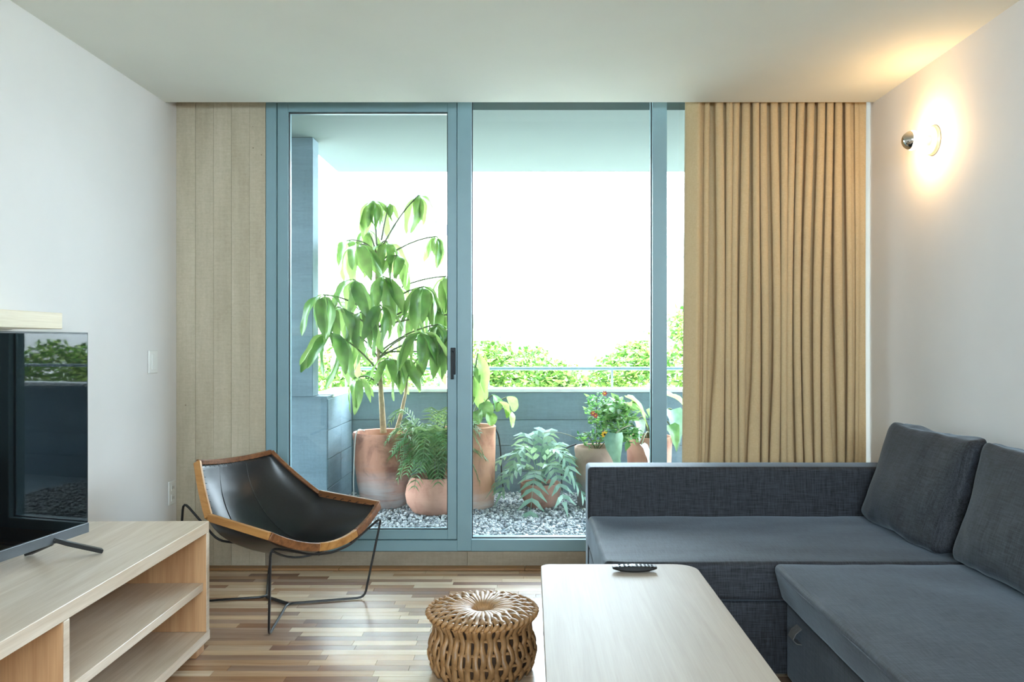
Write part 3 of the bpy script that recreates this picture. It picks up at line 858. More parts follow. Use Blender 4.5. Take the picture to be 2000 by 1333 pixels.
def flower(parent, pos, r, m, n=6, name='flower', mc=None):
    f = MB()
    for k in range(n):
        a = 2 * PI * k / n; b = a + 0.5
        d = Vector((math.cos(a), 0, math.sin(a))); e = Vector((math.cos(a + .45), 0, math.sin(a + .45))); g = Vector((math.cos(a - .45), 0, math.sin(a - .45)))
        f.add([pos, pos + g * r * .65 + Vector((0, -.004, 0)), pos + d * r + Vector((0, -.002, 0)), pos + e * r * .65 + Vector((0, -.004, 0))], [(0, 1, 2, 3)])
    o = build(f, name, m, parent)
    c = MB()
    c.lathe([(0.0005, 0), (r * .28, r * .06), (r * .2, r * .2), (0.0005, r * .26)], 10)
    c.v = [(pos.x + p[0], pos.y - p[2] - .002, pos.z + p[1]) for p in c.v]
    build(c, 'flower_centre', mc or MT['soil'], o, smooth=True)
    return o
for (px, py) in ((1181, 849), (1190, 853)): flower(bush, at(px, py, 5.25), 0.026, MT['yellow'], 8)['label'] = 'yellow flower with a dark centre'
for (px, py) in ((1181, 769), (1158, 808), (1163, 812)): flower(bush, at(px, py, 5.30), 0.020, MT['red'], 6, mc=MT['yellow'])['label'] = 'small red flower'

# 6 elephant ear in a pink terracotta pot ---------------------------
Y6 = 5.62
cb = at(1268, 930, Y6)
ear = thing('potted_elephant_ear', 'pink-brown terracotta pot with arching arrow-shaped leaves beside the window post', 'potted plant', (cb.x, Y6, GZ))
pot(ear, (cb.x, Y6, GZ), [(0.13, 0), (0.138, 0.01), (0.152, 0.22), (0.160, 0.42), (0.164, 0.44), (0.164, 0.462), (0.157, 0.468), (0.149, 0.464), (0.146, 0.42)], MT['terra_b'], 0.147, 0.42)
t6 = Vector((cb.x, Y6, GZ + 0.42))
for (px, py, Y, sz, az, pit, m) in [(1222, 775, 5.50, .22, 5.9, 0.25, 'leaf_lime'), (1232, 786, 5.46, .22, 6.1, 0.5, 'leaf_lime'), (1246, 820, 5.42, .17, 5.0, 0.7, 'leaf_pale'), (1203, 846, 5.22, .27, 4.2, 1.15, 'leaf_taro'),
                                    (1253, 868, 5.26, .15, 5.6, 0.7, 'leaf_pale'), (1300, 770, 5.50, .30, 0.1, 0.25, 'leaf_lime'), (1312, 800, 5.6, .3, 5.2, 0.9, 'leaf_taro'), (1282, 800, 5.7, .24, 1.5, 0.4, 'leaf_green'), (1308, 830, 5.5, .2, 5.5, .9, 'leaf_green')]:
    e = at(px, py, Y)
    st = build(MB().tube(bez(t6 + Vector((random.uniform(-.03, .03), 0, 0)), (t6 + e) / 2 + Vector((0.02, -.02, .16)), e, 8), 0.005, 6), 'petiole', MT['stem'], ear, smooth=True)
    place_leaf(st, leaf_mesh('arrow', MT[m], 1.0, 0.56, 0.7, 0.22, 9, 0.02, 'arrow', seed=random.randint(0, 2)), e, az, pit, random.uniform(-.3, .3), sz)

for i, (lab, pts) in enumerate([
    ('black irrigation hose looping down beside the tall terracotta pot', [at(966, 834, 5.50), at(974, 850, 5.62), at(978, 880, 5.72), at(980, 940, 5.80), at(984, 958, 5.86)]),
    ('black irrigation hose bent out of the buff pot with the shrub', [at(1126, 868, 5.42), at(1108, 874, 5.45), at(1097, 884, 5.48), at(1096, 920, 5.6), at(1098, 966, 5.7)]),
    ('thin white cable draped over the rim of the largest pot', [at(712, 842, 5.40), at(700, 838, 5.36), at(694, 850, 5.33), at(692, 890, 5.33), at(690, 950, 5.35), at(692, 988, 5.36)])]):
    n2 = []
    for k in range(len(pts) - 1):
        for q in range(4): n2.append(pts[k].lerp(pts[k + 1], q / 4))
    n2.append(pts[-1])
    for _ in range(3): n2 = [n2[0]] + [(n2[k - 1] + n2[k] * 2 + n2[k + 1]) / 4 for k in range(1, len(n2) - 1)] + [n2[-1]]
    o = build(MB().tube(n2, 0.005 if i < 2 else 0.004, 8), 'irrigation_hose' if i < 2 else 'cable', MT['hose'] if i < 2 else MT['cable'], smooth=True)
    tag(o, lab, 'hose' if i < 2 else 'cable')

# ------------------------------------------------------------------ beyond the balcony
struct(build(MB().box(-40, 40, -40, 60, -3.4, -3.2), 'ground', MT['ground']))
def street_tree(name, label, px, Y, blobs, n, sz):
    p = at(px, 700, Y)
    t = thing(name, label, 'tree', (p.x, Y, -3.2), group='trees beyond the parapet')
    build(MB().tube([(p.x, Y, -3.2), (p.x + .05, Y + .03, -1.6), (p.x, Y, 0.2)], [0.09, 0.07, 0.04], 8), 'trunk', MT['bark'], t, smooth=True)
    foliage(t, [cl(*b) for b in blobs], n, sz, MT['hedge'])
    return t
street_tree('street_tree', 'leafy green tree behind the umbrella tree, seen through the sliding door', 700, 8.6, [(690, 720, 8.6, 80, 60, 60), (640, 740, 8.4, 70, 50, 60), (770, 740, 8.5, 90, 60, 60)], 3600, 0.075)
street_tree('street_tree', 'green tree above the parapet just beside the door mullion', 950, 8.8, [(950, 690, 8.8, 52, 66, 60), (985, 720, 8.6, 52, 44, 60), (930, 740, 8.5, 60, 40, 60)], 3000, 0.07)
street_tree('street_tree', 'low green tree behind the handrail in the middle of the fixed pane', 1080, 8.4, [(1060, 735, 8.4, 70, 40, 60), (1100, 745, 8.3, 60, 36, 60), (1040, 700, 8.8, 34, 30, 40)], 3000, 0.065)
street_tree('street_tree', 'green tree rising above the flowering shrub beside the window post', 1230, 8.8, [(1235, 710, 8.8, 50, 52, 60), (1200, 735, 8.5, 60, 40, 60), (1262, 690, 9.0, 34, 50, 40)], 3000, 0.07)
street_tree('street_tree', 'bluish green tree seen in the narrow gap beside the curtain', 1340, 8.0, [(1345, 640, 8.0, 44, 44, 60), (1330, 720, 8.4, 56, 50, 60), (1400, 700, 8.4, 60, 70, 60)], 3000, 0.075)
street_tree('street_tree', 'dense green tree hidden behind the curtain, mirrored in the television', 1560, 8.3, [(1500, 720, 8.4, 110, 60, 60), (1620, 725, 8.3, 110, 60, 60), (1750, 725, 8.3, 110, 60, 60), (1900, 725, 8.3, 110, 60, 60)], 5000, 0.08)
# buildings across the street
bA = thing('apartment_building', 'white apartment building with a pale balcony band behind the umbrella tree', 'building', (-4.5, 17, -3.2))
bx0, bx1 = -11.0, at(985, 500, 17).x - 0.05
box('facade', MT['white_ext'], bA, bx0, bx1, 17, 18.8, -3.2, 9.5)
zl = at(700, 355, 16.8).z
box('ledge', MT['white_ext'], bA, bx0, at(880, 355, 16.8).x, 16.75, 17.0, zl - 0.06, zl + 0.06)
z1, z0 = at(0, 440, 16.5).z, at(0, 462, 16.5).z
box('balcony_slab', MT['white_ext'], bA, at(660, 440, 16.5).x, at(885, 440, 16.5).x, 16.4, 17.0, z0 - 0.25, z0)
box('balcony_band', MT['ext_band'], bA, at(662, 440, 16.5).x, at(884, 440, 16.5).x, 16.42, 16.46, z0, z1)
for (a, b) in ((690, 760), (790, 860)):
    f = box('window', MT['ext_band'], bA, at(a, 400, 17).x, at(b, 400, 17).x, 16.97, 17.02, z1 + 0.1, zl - 0.2)
bB = thing('low_house', 'low overexposed white house with a thin roof edge beyond the fixed pane', 'building', (3.0, 19, -3.2))
hx0 = at(990, 505, 19).x
zr = at(0, 505, 19).z
box('facade', MT['white_ext'], bB, hx0, 32.0, 19, 24, -3.2, zr)
box('roof_edge', MT['ext_band'], bB, hx0 - 0.05, 32.05, 18.93, 24.05, zr, zr + 0.06)
build(MB().tube([(hx0 - 0.06, 18.9, -3.2), (hx0 - 0.06, 18.9, zr)], 0.05, 8), 'downpipe', MT['ext_band'], bB)

# ------------------------------------------------------------------ curtain
def fold_path(t, h):
    """t 0..1 across, h 0 (top) .. 1 (bottom)"""
    wn = mnoise.noise(Vector((t * 5.0, h * 0.8, 3.1))) * 0.018 * (0.3 + h)
    x = 0.905 + 0.895 * t
    ph = 2 * PI * (18 * t + 0.75 * mnoise.noise(Vector((t * 9, h * 1.2, 0.0))) * (0.4 + h * 1.4))
    env = min(1.0, t * 12) * (1.0 if t < 0.86 else max(0.12, 1 - (t - 0.86) * 9))
    amp = (0.036 + 0.014 * mnoise.noise(Vector((t * 14, 7.7, h)))) * env * (0.8 + 0.3 * h)
    y = 4.256 - amp * math.cos(ph) + 0.006 * math.sin(2 * PI * 5 * t + 3 * h)
    x += wn * env + 0.012 * math.sin(2 * ph) * env
    x -= (1 - t) * 0.022 * h
    return (x, y)
rows = []
NT_, NH = 420, 26
for j in range(NH):
    h = j / (NH - 1); z = 2.70 + (0.02 - 2.70) * h
    row = []
    for (lx, ly) in ((0.845, 4.302), (0.838, 4.292), (0.842, 4.276), (0.856, 4.268), (0.866, 4.256), (0.880, 4.246), (0.892, 4.236)):
        row.append((lx - 0.022 * h, ly, z))
    x0, y0 = fold_path(0, h)
    for i in range(NT_):
        t = i / (NT_ - 1)
        x, y = fold_path(t, h)
        if t < 0.03: y = 4.232 + (y - 4.232) * (t / 0.03)
        row.append((x, y, z))
    rows.append(row)
cu = build(MB().grid(rows), 'curtain', MT['curtain'], smooth=True, solid=0.002, angle=180)
tag(cu, 'sand-coloured pleated linen curtain drawn to the side of the window', 'curtain')

# ------------------------------------------------------------------ wall fittings
sw = thing('light_switch', 'white rocker light switch plate on the wall above the bench', 'switch', (XL, 4.045, 1.13))
box('plate', MT['white_plate'], sw, XL + 0.0005, XL + 0.010, 4.0, 4.09, 1.072, 1.188, bevel=0.003)
box('rocker', MT['white_plate'], sw, XL + 0.009, XL + 0.014, 4.022, 4.068, 1.09, 1.17, bevel=0.002)
ou = thing('wall_outlet', 'beige power outlet plate low on the wall by the concrete corner', 'outlet', (XL, 4.26, 0.42))
op = box('plate', MT['white_plate'], ou, XL + 0.0005, XL + 0.008, 4.222, 4.305, 0.36, 0.485, bevel=0.003)
for z in (0.395, 0.45):
    box('socket', MT['white_plate'], op, XL + 0.0075, XL + 0.011, 4.245, 4.282, z - 0.018, z + 0.018, bevel=0.002)
    box('slot', MT['black'], op, XL + 0.0105, XL + 0.0115, 4.255, 4.258, z - 0.008, z + 0.008)
    box('slot', MT['black'], op, XL + 0.0105, XL + 0.0115, 4.268, 4.271, z - 0.008, z + 0.008)
LY, LZ = 3.575, 2.14
la = thing('wall_sconce', 'round wall sconce with a glowing half-mirrored globe bulb above the sofa', 'lamp', (XR, LY, LZ))
def xlathe(prof, n=32):
    mb = MB(); mb.lathe(prof, n)
    mb.v = [(XR - p[2], LY + p[0], LZ + p[1]) for p in mb.v]
    return mb
build(xlathe([(0.0005, 0.001), (0.066, 0.001), (0.066, 0.010), (0.061, 0.016), (0.030, 0.018), (0.0005, 0.018)]), 'wall_plate', MT['brass'], la, smooth=True)
build(xlathe([(0.0005, 0.017), (0.022, 0.017), (0.022, 0.05), (0.019, 0.055), (0.0005, 0.055)]), 'socket', MT['brass'], la, smooth=True)
R_ = 0.043
cz_ = 0.098
def sph(a0, a1, r, n=12): return [(max(0.0005, r * math.sin(a0 + (a1 - a0) * i / n)), cz_ - r * math.cos(a0 + (a1 - a0) * i / n)) for i in range(n + 1)]
bo = build(xlathe([(0.016, 0.052)] + sph(0.5, 1.85, R_)), 'bulb', MT['bulb'], la, smooth=True)
build(xlathe(sph(1.80, PI, R_ + 0.0006)), 'mirror_crown', MT['mirror'], bo, smooth=True)

# ------------------------------------------------------------------ floating shelf
sh = build(MB().box(XL + 0.001, -1.745, 0.9, 2.96, 1.279, 1.339), 'floating_shelf', MT['shelf'], bevel=0.003)
tag(sh, 'pale pine floating shelf on the wall behind the television', 'shelf')

# ------------------------------------------------------------------ tv bench
BX, BY = -1.2875, 3.18
be = thing('tv_bench', 'low pale oak bench with open shelves under the television', 'tv bench', (BX, BY, 0), math.radians(1.0))
bw, bl = 0.585, 2.0
def bb_(name, m, x0, x1, y0, y1, z0, z1, p=be): return box(name, m, p, x0, x1, y0, y1, z0, z1, bevel=0.0018, world=False, seg=2)
bb_('top_panel', MT['bench'], -bw, 0, -bl, 0, 0.470, 0.514)
bb_('bottom_panel', MT['bench'], -bw, 0.003, -bl, 0.002, 0.042, 0.078)
bb_('end_panel', MT['bench_shaded'], -bw, -0.001, -0.028, -0.0005, 0.0785, 0.4695)
bb_('end_panel', MT['bench_shaded'], -bw, -0.001, -bl + 0.0005, -bl + 0.028, 0.0785, 0.4695)
bb_('divider', MT['bench_shaded'], -bw + 0.02, -0.002, -1.022, -0.994, 0.0785, 0.4695)
bb_('shelf', MT['bench'], -bw + 0.02, -0.012, -0.9935, -0.0285, 0.243, 0.274)
bb_('back_panel', MT['bench'], -bw, -bw + 0.018, -bl + 0.0285, -0.0285, 0.0785, 0.4695)
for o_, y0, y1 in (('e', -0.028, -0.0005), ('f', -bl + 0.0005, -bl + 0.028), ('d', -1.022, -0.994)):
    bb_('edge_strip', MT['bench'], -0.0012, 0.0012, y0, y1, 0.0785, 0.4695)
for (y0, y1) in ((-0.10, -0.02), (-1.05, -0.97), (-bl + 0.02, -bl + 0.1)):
    bb_('foot', MT['bench_shaded'], -bw + 0.03, -0.012, y0, y1, 0.0005, 0.0415)

# ------------------------------------------------------------------ television
tz0, tz1 = 0.570, 1.264
tv = thing('television', 'large black flat television standing on splayed feet on the oak bench', 'television', (-1.537, 2.758, 0.514), math.atan2(-0.1414, 0.99))
# local +X = screen normal, local -Y = towards the camera
TW = 1.23
def tb(name, m, x0, x1, y0, y1, z0, z1, p=tv, bv=0.002): return box(name, m, p, x0, x1, y0, y1, z0 - 0.514, z1 - 0.514, bevel=bv, world=False)
tb('case', MT['black'], -0.042, -0.008, -TW + 0.01, -0.01, tz0 + 0.03, tz1 - 0.02, bv=0.01)
tb('bezel', MT['black'], -0.010, 0.0, -TW, 0, tz0, tz1, bv=0.0015)
tb('screen', MT['screen'], 0.0002, 0.0014, -TW + 0.006, -0.006, tz0 + 0.036, tz1 - 0.006, bv=0.0)
tb('chin', MT['chin'], 0.0002, 0.004, -TW, 0, tz0, tz0 + 0.034, bv=0.0015)
def tfoot(yr, yt, xt, yb, xb):
    mb = MB()
    mb.sweep([(-0.006, yr, 0.070), (0.02, yr + (yt - yr) * .3, 0.050), (xt, yt, 0.008)], 0.030, 0.014)
    mb.sweep([(-0.014, yr, 0.070), (-0.03, yr + (yb - yr) * .3, 0.05), (xb, yb, 0.008)], 0.030, 0.014)
    return build(mb, 'foot', MT['black'], tv, world=False, bevel=0.003)
tfoot(-0.16, -0.055, 0.095, -0.12, -0.13)
tfoot(-TW + 0.16, -TW + 0.06, 0.095, -TW + 0.12, -0.13)

# ------------------------------------------------------------------ lounge chair
ch = thing('lounge_chair', 'black leather sling lounge chair with a wooden rim and black rod legs', 'chair', (-0.947 + 0.0155, 3.55 + 0.0257, 0), math.atan2(-0.516, 0.857))
A = Vector((-0.592, -0.217, 0.672)); B = Vector((-0.592, 0.217, 0.668)); Fp = Vector((-0.375, -0.318, 0.458)); Cp = Vector((-0.355, 0.318, 0.462)); E = Vector((0.015, -0.318, 0.424)); D = Vector((0.04, 0.322, 0.446))
def qcurve(p, q, off, n=14): return bez(p, (p + q) / 2 + Vector(off) * 2, q, n)
front = qcurve(E, D, (0.045, 0, -0.105), 18)
top = qcurve(A, B, (-0.03, 0, -0.018), 14)
lE = bez(E, (E + Fp) / 2 + Vector((0, 0, 0.0)), Fp, 6); rE = bez(D, (D + Cp) / 2, Cp, 6)
lA = bez(Fp, (Fp + A) / 2 + Vector((-.012, 0, -.012)), A, 7); rA = bez(Cp, (Cp + B) / 2 + Vector((-.012, 0, -.012)), B, 7)
def rail(pts, m, lab=None, w=0.018, h=0.034, up=(0, 0, 1)):
    o = build(MB().sweep(pts, w, h, up), 'rim_rail', m, ch, world=False, bevel=0.003)
    if lab: o['label'] = lab
rail(front[:7], MT['rail_brown'], 'dark brown piece of the front rail', h=0.036)
rail(front[6:13], MT['rail_gold'], 'golden middle piece of the front rail', h=0.036)
rail(front[12:], MT['rail_brown'], 'dark brown piece of the front rail', h=0.036)
rail(lE, MT['rail_gold'], 'golden wooden side rail')
rail(rE, MT['rail_brown'])
rail(lA, MT['rail_gold'], 'golden wooden back post', up=(-1, 0, 0.25))
rail(rA, MT['rail_brown'], up=(-1, 0, 0.25), h=0.026)
rail(top, MT['rail_brown'], 'slender brown top rail', h=0.024)
# leather sling between the rails
Lp = lE[:-1] + lA; Rp = rE[:-1] + rA
npn = len(Lp)
rows = []
ins = 0.010
for i in range(npn):
    t = i / (npn - 1)
    l, r = Lp[i], Rp[i]
    k5 = 5
    if i <= k5: sag = 0.105 + 0.085 * min(1.0, i / 2.5); back = 0.04 * (1 - i / k5)
    else:
        q = (i - k5) / (npn - 1 - k5); sag = 0.19 * (1 - q) + 0.018 * q; back = -0.10 * math.sin(PI * min(1, q * 0.8 + 0.1)) * 0.9
    row = []
    for j in range(25):
        q = j / 24
        p = l.lerp(r, q)
        w4 = 4 * q * (1 - q)
        wf = w4 ** 0.55
        p = p + Vector((back * wf, 0, -sag * wf))
        p += Vector((0, 0, 1)) * 0.004 * mnoise.noise(Vector((p.x * 14, p.y * 14, p.z * 10))) * wf
        row.append(p + Vector((0, 0, 0.004)))
    rows.append(row)
# refine rows with a smooth blend
fine = []
for i in range(npn - 1):
    for q in (0, .5): fine.append([a.lerp(b, q) for a, b in zip(rows[i], rows[i + 1])])
fine.append(rows[-1])
for _ in range(2):
    nf = [fine[0]]
    for i in range(1, len(fine) - 1):
        rw = []
        for j in range(25):
            e_ = min(j, 24 - j)
            if e_ == 0: rw.append(fine[i][j])
            else: rw.append((fine[i - 1][j] + fine[i][j] * 2 + fine[i + 1][j]) / 4)
        nf.append(rw)
    nf.append(fine[-1]); fine = nf
sl = build(MB().grid(fine), 'leather_sling', MT['leather'], ch, world=False, smooth=True, solid=0.004, angle=180)
for j in (8, 16):
    build(MB().tube([fine[i][j] + Vector((0.002, 0, 0.003)) for i in range(len(fine))], 0.0016, 5), 'seam', MT['leather'], sl, world=False, smooth=True)
# lacing stitches along the rim
def laces(path, inward, n):
    mb = MB()
    for i in range(n):
        f = (i + .5) / n * (len(path) - 1); k = min(len(path) - 2, int(f)); p = path[k].lerp(path[k + 1], f - k)
        tg = (path[k + 1] - path[k]).normalized()
        a = p + Vector(inward) * 0.014 + Vector((0, 0, 0.002)); b = p + Vector(inward) * 0.030 + Vector((0, 0, 0.002))
        mb.tube([a - tg * .004, (a + b) / 2 + Vector((0, 0, .003)), b + tg * .004], 0.0016, 5)
    build(mb, 'lacing', MT['black'], sl, world=False)['kind'] = 'stuff'
laces(top, (0.5, 0, -0.8), 16); laces(lA, (0.2, 0.9, -.2), 9); laces(front, (-0.9, 0, 0.0), 14); laces(rE, (0, -0.9, -.3), 8)
def smooth_path(p, it=2, closed=False):
    p = [Vector(x) for x in p]
    for _ in range(it):
        q = []
        n = len(p)
        for i in range(n if closed else n - 1):
            a, b = p[i], p[(i + 1) % n]
            q += [a.lerp(b, .25), a.lerp(b, .75)]
        if not closed: q = [p[0]] + q + [p[-1]]
        p = q
    return p
RZ = 0.0065
def fillet(pts, r, closed=True):
    out = []; n = len(pts); pts = [Vector(p) for p in pts]
    for i in range(n):
        if not closed and i in (0, n - 1): out.append(pts[i]); continue
        a, p, b = pts[i - 1], pts[i], pts[(i + 1) % n]
        ra = min(r, (a - p).length * .45); rb = min(r, (b - p).length * .45)
        s0 = p + (a - p).normalized() * ra; s1 = p + (b - p).normalized() * rb
        out += bez(s0, p, s1, 5)
    return out
FL = (0.0, -0.31, RZ); FR = (0.0, 0.265, RZ); J1 = (-0.247, 0.012, RZ); J2 = (-0.41, 0.03, RZ); BL = (-0.70, -0.25, RZ); BR = (-0.70, 0.29, RZ)
fh = [FL, (0.02, -0.318, 0.375)] + [Vector((p.x + .002, p.y * 0.97, p.z - 0.034)) for p in front[2:-2:3]] + [(0.075, 0.30, 0.395), FR, J1]
build(MB().tube(fillet(fh, 0.035), 0.0055, 8, closed=True), 'front_rod_frame', MT['steel'], ch, world=False, smooth=True)
bh = [BL, (-0.60, -0.285, 0.50), (-0.44, -0.22, 0.325), (-0.38, 0.0, 0.262), (-0.44, 0.22, 0.325), (-0.60, 0.285, 0.50), BR, J2]
build(MB().tube(fillet(bh, 0.04), 0.0055, 8, closed=True), 'back_rod_frame', MT['steel'], ch, world=False, smooth=True)
build(MB().tube(bez((-0.02, -0.27, 0.345), (-0.10, 0.0, 0.18), (-0.02, 0.27, 0.36), 12), 0.005, 8), 'support_rod', MT['steel'], ch, world=False, smooth=True)
build(MB().tube([J1, J2], 0.0075, 8), 'floor_bar', MT['steel'], ch, world=False, smooth=True)
for q in (6, 11):
    p = front[q]; build(MB().tube([p + Vector((0, 0, -.012)), p + Vector((.001, 0, -.036))], 0.005, 8), 'stud', MT['steel'], ch, world=False)

# ------------------------------------------------------------------ woven pouf
PX, PY = -0.181, 2.99
pf_ = thing('woven_pouf', 'round woven palm fibre stool with a hole in its top on the parquet', 'stool', (PX, PY, 0))
NS = 46
def side_r(z):
    pts = [(0.0, 0.172), (0.03, 0.188), (0.075, 0.199), (0.115, 0.192), (0.150, 0.178), (0.175, 0.177), (0.205, 0.196), (0.222, 0.202)]
    for a, b in zip(pts, pts[1:]):
        if z <= b[0]: return a[1] + (b[1] - a[1]) * (z - a[0]) / (b[0] - a[0])
    return pts[-1][1]
build(MB().lathe([(0.03, 0.006), (0.165, 0.006)] + [(side_r(z) - 0.013, z) for z in (0.03, 0.075, 0.115, 0.15, 0.175, 0.2)] + [(0.18, 0.212), (0.12, 0.222), (0.06, 0.216), (0.034, 0.195), (0.026, 0.12), (0.02, 0.012)], 40), 'core', MT['strand_dark'], pf_, world=False, smooth=True)
def strand_top(ph):
    pts = []; rs = []
    prof = [(0.030, 0.150), (0.031, 0.190), (0.036, 0.216), (0.050, 0.231), (0.082, 0.236), (0.110, 0.236), (0.128, 0.236), (0.145, 0.235), (0.162, 0.233), (0.178, 0.229), (0.192, 0.222), (0.199, 0.212)]
    for i, (r, z) in enumerate(prof):
        wob = 0
        if i in (6, 8, 10): wob = 0.0045 * (1 if (i // 2 + ph) % 2 else -1)
        pts.append((r, 0, z + wob)); rs.append(min(0.0104, 0.0034 + r * 0.064))
    mb = MB().tube(pts, rs, 6, flat=0.5, up=(0, 0, 1))
    me = mb.mesh('top_strand'); me.materials.append(MT['strand'])
    for p in me.polygons: p.use_smooth = True
    return me
def strand_side(ph):
    pts = []
    zz = [0.212, 0.200, 0.185, 0.172, 0.160, 0.145, 0.128, 0.112, 0.096, 0.082, 0.068, 0.052, 0.036, 0.020, 0.006]
    for i, z in enumerate(zz):
        wob = 0.0045 * (1 if ((i // 3) + ph) % 2 else -1) if i > 2 else 0.0
        sway = 0.004 * (1 if ph else -1) * math.sin(i * PI / 3)
        pts.append((side_r(z) + wob, sway, z))
    mb = MB().tube(pts, 0.0122, 6, flat=0.45, up=(1, 0, 0))
    me = mb.mesh('side_strand'); me.materials.append(MT['strand'])
    for p in me.polygons: p.use_smooth = True
    return me
tm = [strand_top(0), strand_top(1)]; sm_ = [strand_side(0), strand_side(1)]
kn = MB().tube([(0.197, -0.011, 0.206), (0.203, -0.005, 0.214), (0.206, 0.002, 0.221), (0.201, 0.009, 0.227), (0.194, 0.013, 0.229)], [0.004, 0.0075, 0.0085, 0.0075, 0.004], 7).mesh('rim_knot')
kn.materials.append(MT['strand'])
for p in kn.polygons: p.use_smooth = True
for k in range(NS):
    a = 2 * PI * k / NS
    link('top_strand', tm[k % 2], pf_, Matrix.Rotation(a, 4, 'Z') @ Matrix.Translation((0, random.uniform(-.001, .001), random.uniform(-.001, .001))))
    link('side_strand', sm_[k % 2], pf_, Matrix.Rotation(a + random.uniform(-.01, .01), 4, 'Z'))
    link('rim_knot', kn, pf_, Matrix.Rotation(a + 0.07, 4, 'Z'))
def ring(r, z, amp, ph, rad, vert):
    pts = []
    for i in range(NS * 4):
        a = 2 * PI * i / (NS * 4)
        wv = amp * math.cos(a * NS / 2 + ph)
        pts.append(((r + (wv if vert else 0)) * math.cos(a), (r + (wv if vert else 0)) * math.sin(a), z + (0 if vert else wv)))
    return build(MB().tube(pts, rad, 6, closed=True), 'weft_ring', MT['strand'], pf_, world=False, smooth=True)
for z, ph in ((0.165, 0), (0.118, PI), (0.072, 0), (0.030, PI)): ring(side_r(z) - 0.004, z, 0.003, ph, 0.0055, True)
ring(0.130, 0.232, 0.003, 0, 0.005, False); ring(0.164, 0.229, 0.003, PI, 0.0055, False)

# ------------------------------------------------------------------ coffee table
tx0, tx1, ty0, ty1, tz = 0.036, 0.576, 1.62, 2.79, 0.45
ct = thing('coffee_table', 'pale wooden coffee table with rounded corners beside the charcoal sofa', 'table', ((tx0 + tx1) / 2, (ty0 + ty1) / 2, 0))
def rounded(x0, x1, y0, y1, r, z0, z1):
    pts = []
    for (cx, cy, a0, rr) in ((x1 - r[0], y1 - r[0], 0, r[0]), (x0 + r[1], y1 - r[1], PI / 2, r[1]), (x0 + r[2], y0 + r[2], PI, r[2]), (x1 - r[3], y0 + r[3], 1.5 * PI, r[3])):
        for i in range(9):
            a = a0 + PI / 2 * i / 8
            pts.append((cx + rr * math.cos(a), cy + rr * math.sin(a)))
    n = len(pts); mb = MB()
    mb.add([(p[0], p[1], z0) for p in pts] + [(p[0], p[1], z1) for p in pts], [tuple(range(n - 1, -1, -1)), tuple(range(n, 2 * n))] + [(i, (i + 1) % n, n + (i + 1) % n, n + i) for i in range(n)])
    return mb
build(rounded(tx0, tx1, ty0, ty1, (0.075, 0.035, 0.05, 0.05), tz - 0.028, tz), 'tabletop', MT['table'], ct, bevel=0.002)
for x in (tx0 + 0.08, tx1 - 0.10):
    for y in (ty0 + 0.09, ty1 - 0.10):
        build(MB().tube([(x, y, 0.0008), (x, y, tz - 0.028)], [0.014, 0.022], 14), 'leg', MT['table'], ct, smooth=True)

# ------------------------------------------------------------------ remote control
rc = at(1238, 1117, F / 571.0)
rm = thing('remote_control', 'small black remote control lying on the pale coffee table', 'remote control', (rc.x, 2.70, tz), 0.0)
rw, rl_ = 0.042, 0.150
rows = []
for i in range(17):
    t = -1 + 2 * i / 16
    zc = 0.0005 + 0.011 * abs(t) ** 2.2; top_ = 0.021 - 0.003 * (t * t) + 0.0
    hw = rw / 2 * (1 - 0.25 * abs(t) ** 6)
    x = t * rl_ / 2
    rows.append([(x, -hw * .7, zc), (x, -hw, zc + 0.006), (x, -hw, top_ - 0.002), (x, -hw * .85, top_), (x, hw * .85, top_), (x, hw, top_ - .002), (x, hw, zc + .006), (x, hw * .7, zc)])
mb = MB(); n = 8
mb.add([p for r_ in rows for p in r_], [(i * n + k, i * n + (k + 1) % n, (i + 1) * n + (k + 1) % n, (i + 1) * n + k) for i in range(16) for k in range(n)] + [tuple(range(8)), tuple(16 * 8 + k for k in range(8))])
build(mb, 'body', MT['black'], rm, world=False, smooth=True)
for i, x in enumerate((-0.062, -0.05, -0.034, -0.02, -0.006, 0.008, 0.022, 0.036, 0.048, 0.06)):
    for y in (-0.010, 0.0, 0.010):
        if i in (1, 3) and y == 0: continue
        zt = 0.021 - 0.003 * (x / (rl_ / 2)) ** 2
        box('button', MT['chin'] if i in (0, 4) else MT['gasket'], rm, x - 0.0035, x + 0.0035, y - 0.003, y + 0.003, zt - 0.001, zt + 0.0018, bevel=0.0006, world=False, seg=1)

# ------------------------------------------------------------------ sofa
so = thing('corner_sofa', 'charcoal grey fabric corner sofa with a chaise along the window', 'sofa', (1.2, 2.9, 0))
SX0, SX1 = 0.262, 1.80
soft('arm_panel', MT['sofa'], so, SX0, SX1, 3.613, 3.775, 0.05, 0.66, 0.018, n=8, puff=(0, 0.003, 0.002), wr=0.0012, wscale=4)
soft('chaise_cushion', MT['sofa'], so, SX0, 1.70, 2.84, 3.612, 0.300, 0.440, 0.020, n=22, puff=(0, 0, 0.006), wr=0.004, seed=2.0, wscale=5)
soft('chaise_base', MT['sofa'], so, SX0 + 0.004, 1.70, 2.85, 3.612, 0.035, 0.297, 0.012, n=6)
def seatfn(a, b, c):
    x0 = 0.862 + (0.035 * (1 - c) / 2)
    return ((x0 + 1.70) / 2 + a * (1.70 - x0) / 2, 2.07 + b * 0.765, 0.3725 + c * 0.068)
mb = softbox(0.838, 1.53, 0.136, 0.026, n=26, puff=(0.004, 0, 0.010), wr=0.004, seed=5.0, wscale=5, fn=seatfn)
seat = build(mb, 'seat_cushion', MT['sofa2'], so, smooth=True, angle=60)
build(MB().tube([(0.868, 1.33 + i * 0.1, 0.418) for i in range(15)], 0.0028, 6), 'piping', MT['sofa2'], seat, smooth=True)
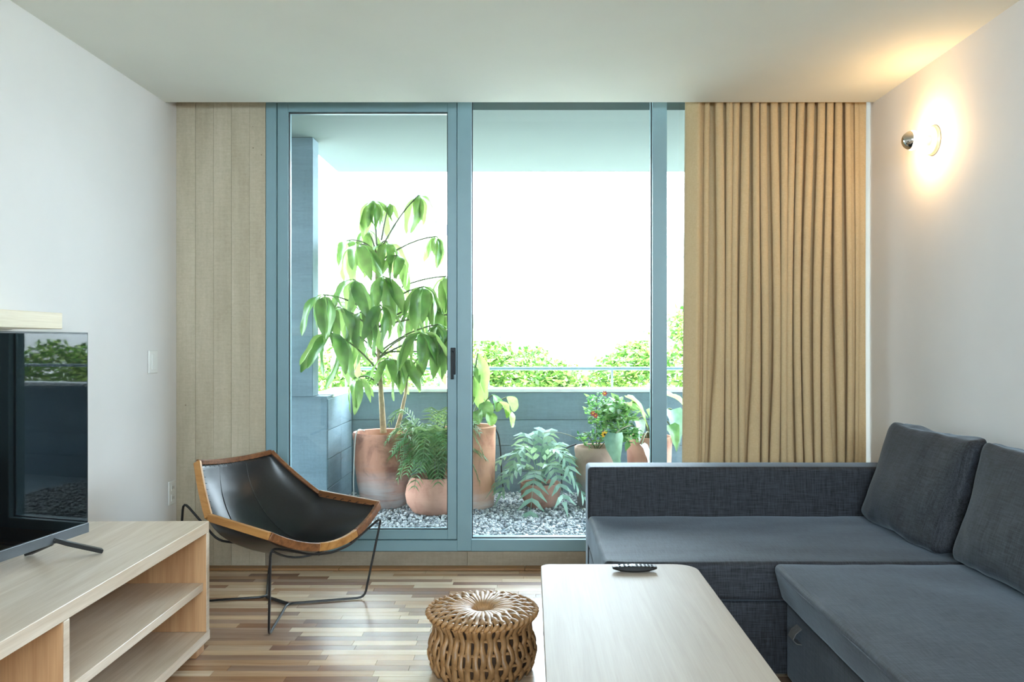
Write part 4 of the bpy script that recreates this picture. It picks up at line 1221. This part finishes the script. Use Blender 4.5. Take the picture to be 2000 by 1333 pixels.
soft('seat_base', MT['sofa2'], so, 0.915, 1.70, 1.32, 2.838, 0.035, 0.302, 0.012, n=6)
soft('back_frame', MT['sofa2'], so, 1.70, 1.812, 1.30, 3.61, 0.035, 0.66, 0.018, n=6)
tabm = MB().sweep([(0.917, 2.70, 0.262), (0.895, 2.70, 0.245), (0.885, 2.70, 0.225), (0.897, 2.70, 0.212), (0.917, 2.70, 0.208)], 0.05, 0.003, up=[(0, 0, 1), (-.6, 0, .8), (-1, 0, 0), (-.6, 0, -.8), (0, 0, -1)])
build(tabm, 'pull_tab', MT['pull'], so)['label'] = 'small grey pull strap'
for (x, y) in ((SX0 + .06, 2.92), (SX0 + .06, 3.7), (1.72, 3.7), (0.97, 1.4), (1.72, 1.4), (0.97, 2.7)):
    build(MB().lathe([(0.02, 0.0008), (0.024, 0.036)], 14, (x, y, 0)), 'foot', MT['black'], so, smooth=True)
# loose back cushions
def cushion(label, y0, y1, xb0, xt0, zt, seed, tilt=0.0):
    c = thing('back_cushion', label, 'cushion', (1.55, (y0 + y1) / 2, 0.448), group='loose back cushions of the sofa')
    def fn(a, b, c_):
        k = max(0.0, (c_ + 1) / 2)
        xf = xb0 + (xt0 - xb0) * (k ** 0.9); xr = 1.692
        if k > 0.55: xr = 1.692 + 0.03 * (k - 0.55)
        pinch = 1 - 0.55 * max(0, abs(b) ** 5) * 0.5
        xm = (xf + xr) / 2; hw = (xr - xf) / 2 * pinch
        zz = 0.450 + (zt - 0.450) * k + 0.018 * abs(b) ** 3 * (k - 0.5) + tilt * b * k
        yy = (y0 + y1) / 2 + b * (y1 - y0) / 2 * (1 - 0.03 * (1 - abs(c_)) )
        return (xm + a * hw, yy, zz)
    mb = softbox(0.20, y1 - y0, zt - 0.45, 0.045, n=20, puff=(0.035, 0, 0.0), wr=0.011, seed=seed, wscale=6, fn=fn)
    o = build(mb, 'cover', MT['sofa2'], c, smooth=True, angle=60)
    md = o.modifiers.new('soften', 'SUBSURF'); md.levels = 1; md.render_levels = 1
    return c
cushion('charcoal sofa cushion tucked into the corner by the curtain', 2.905, 3.60, 1.45, 1.61, 0.862, 3.0)
cushion('charcoal sofa cushion partly cut off at the frame edge', 2.17, 2.885, 1.485, 1.625, 0.862, 9.0)
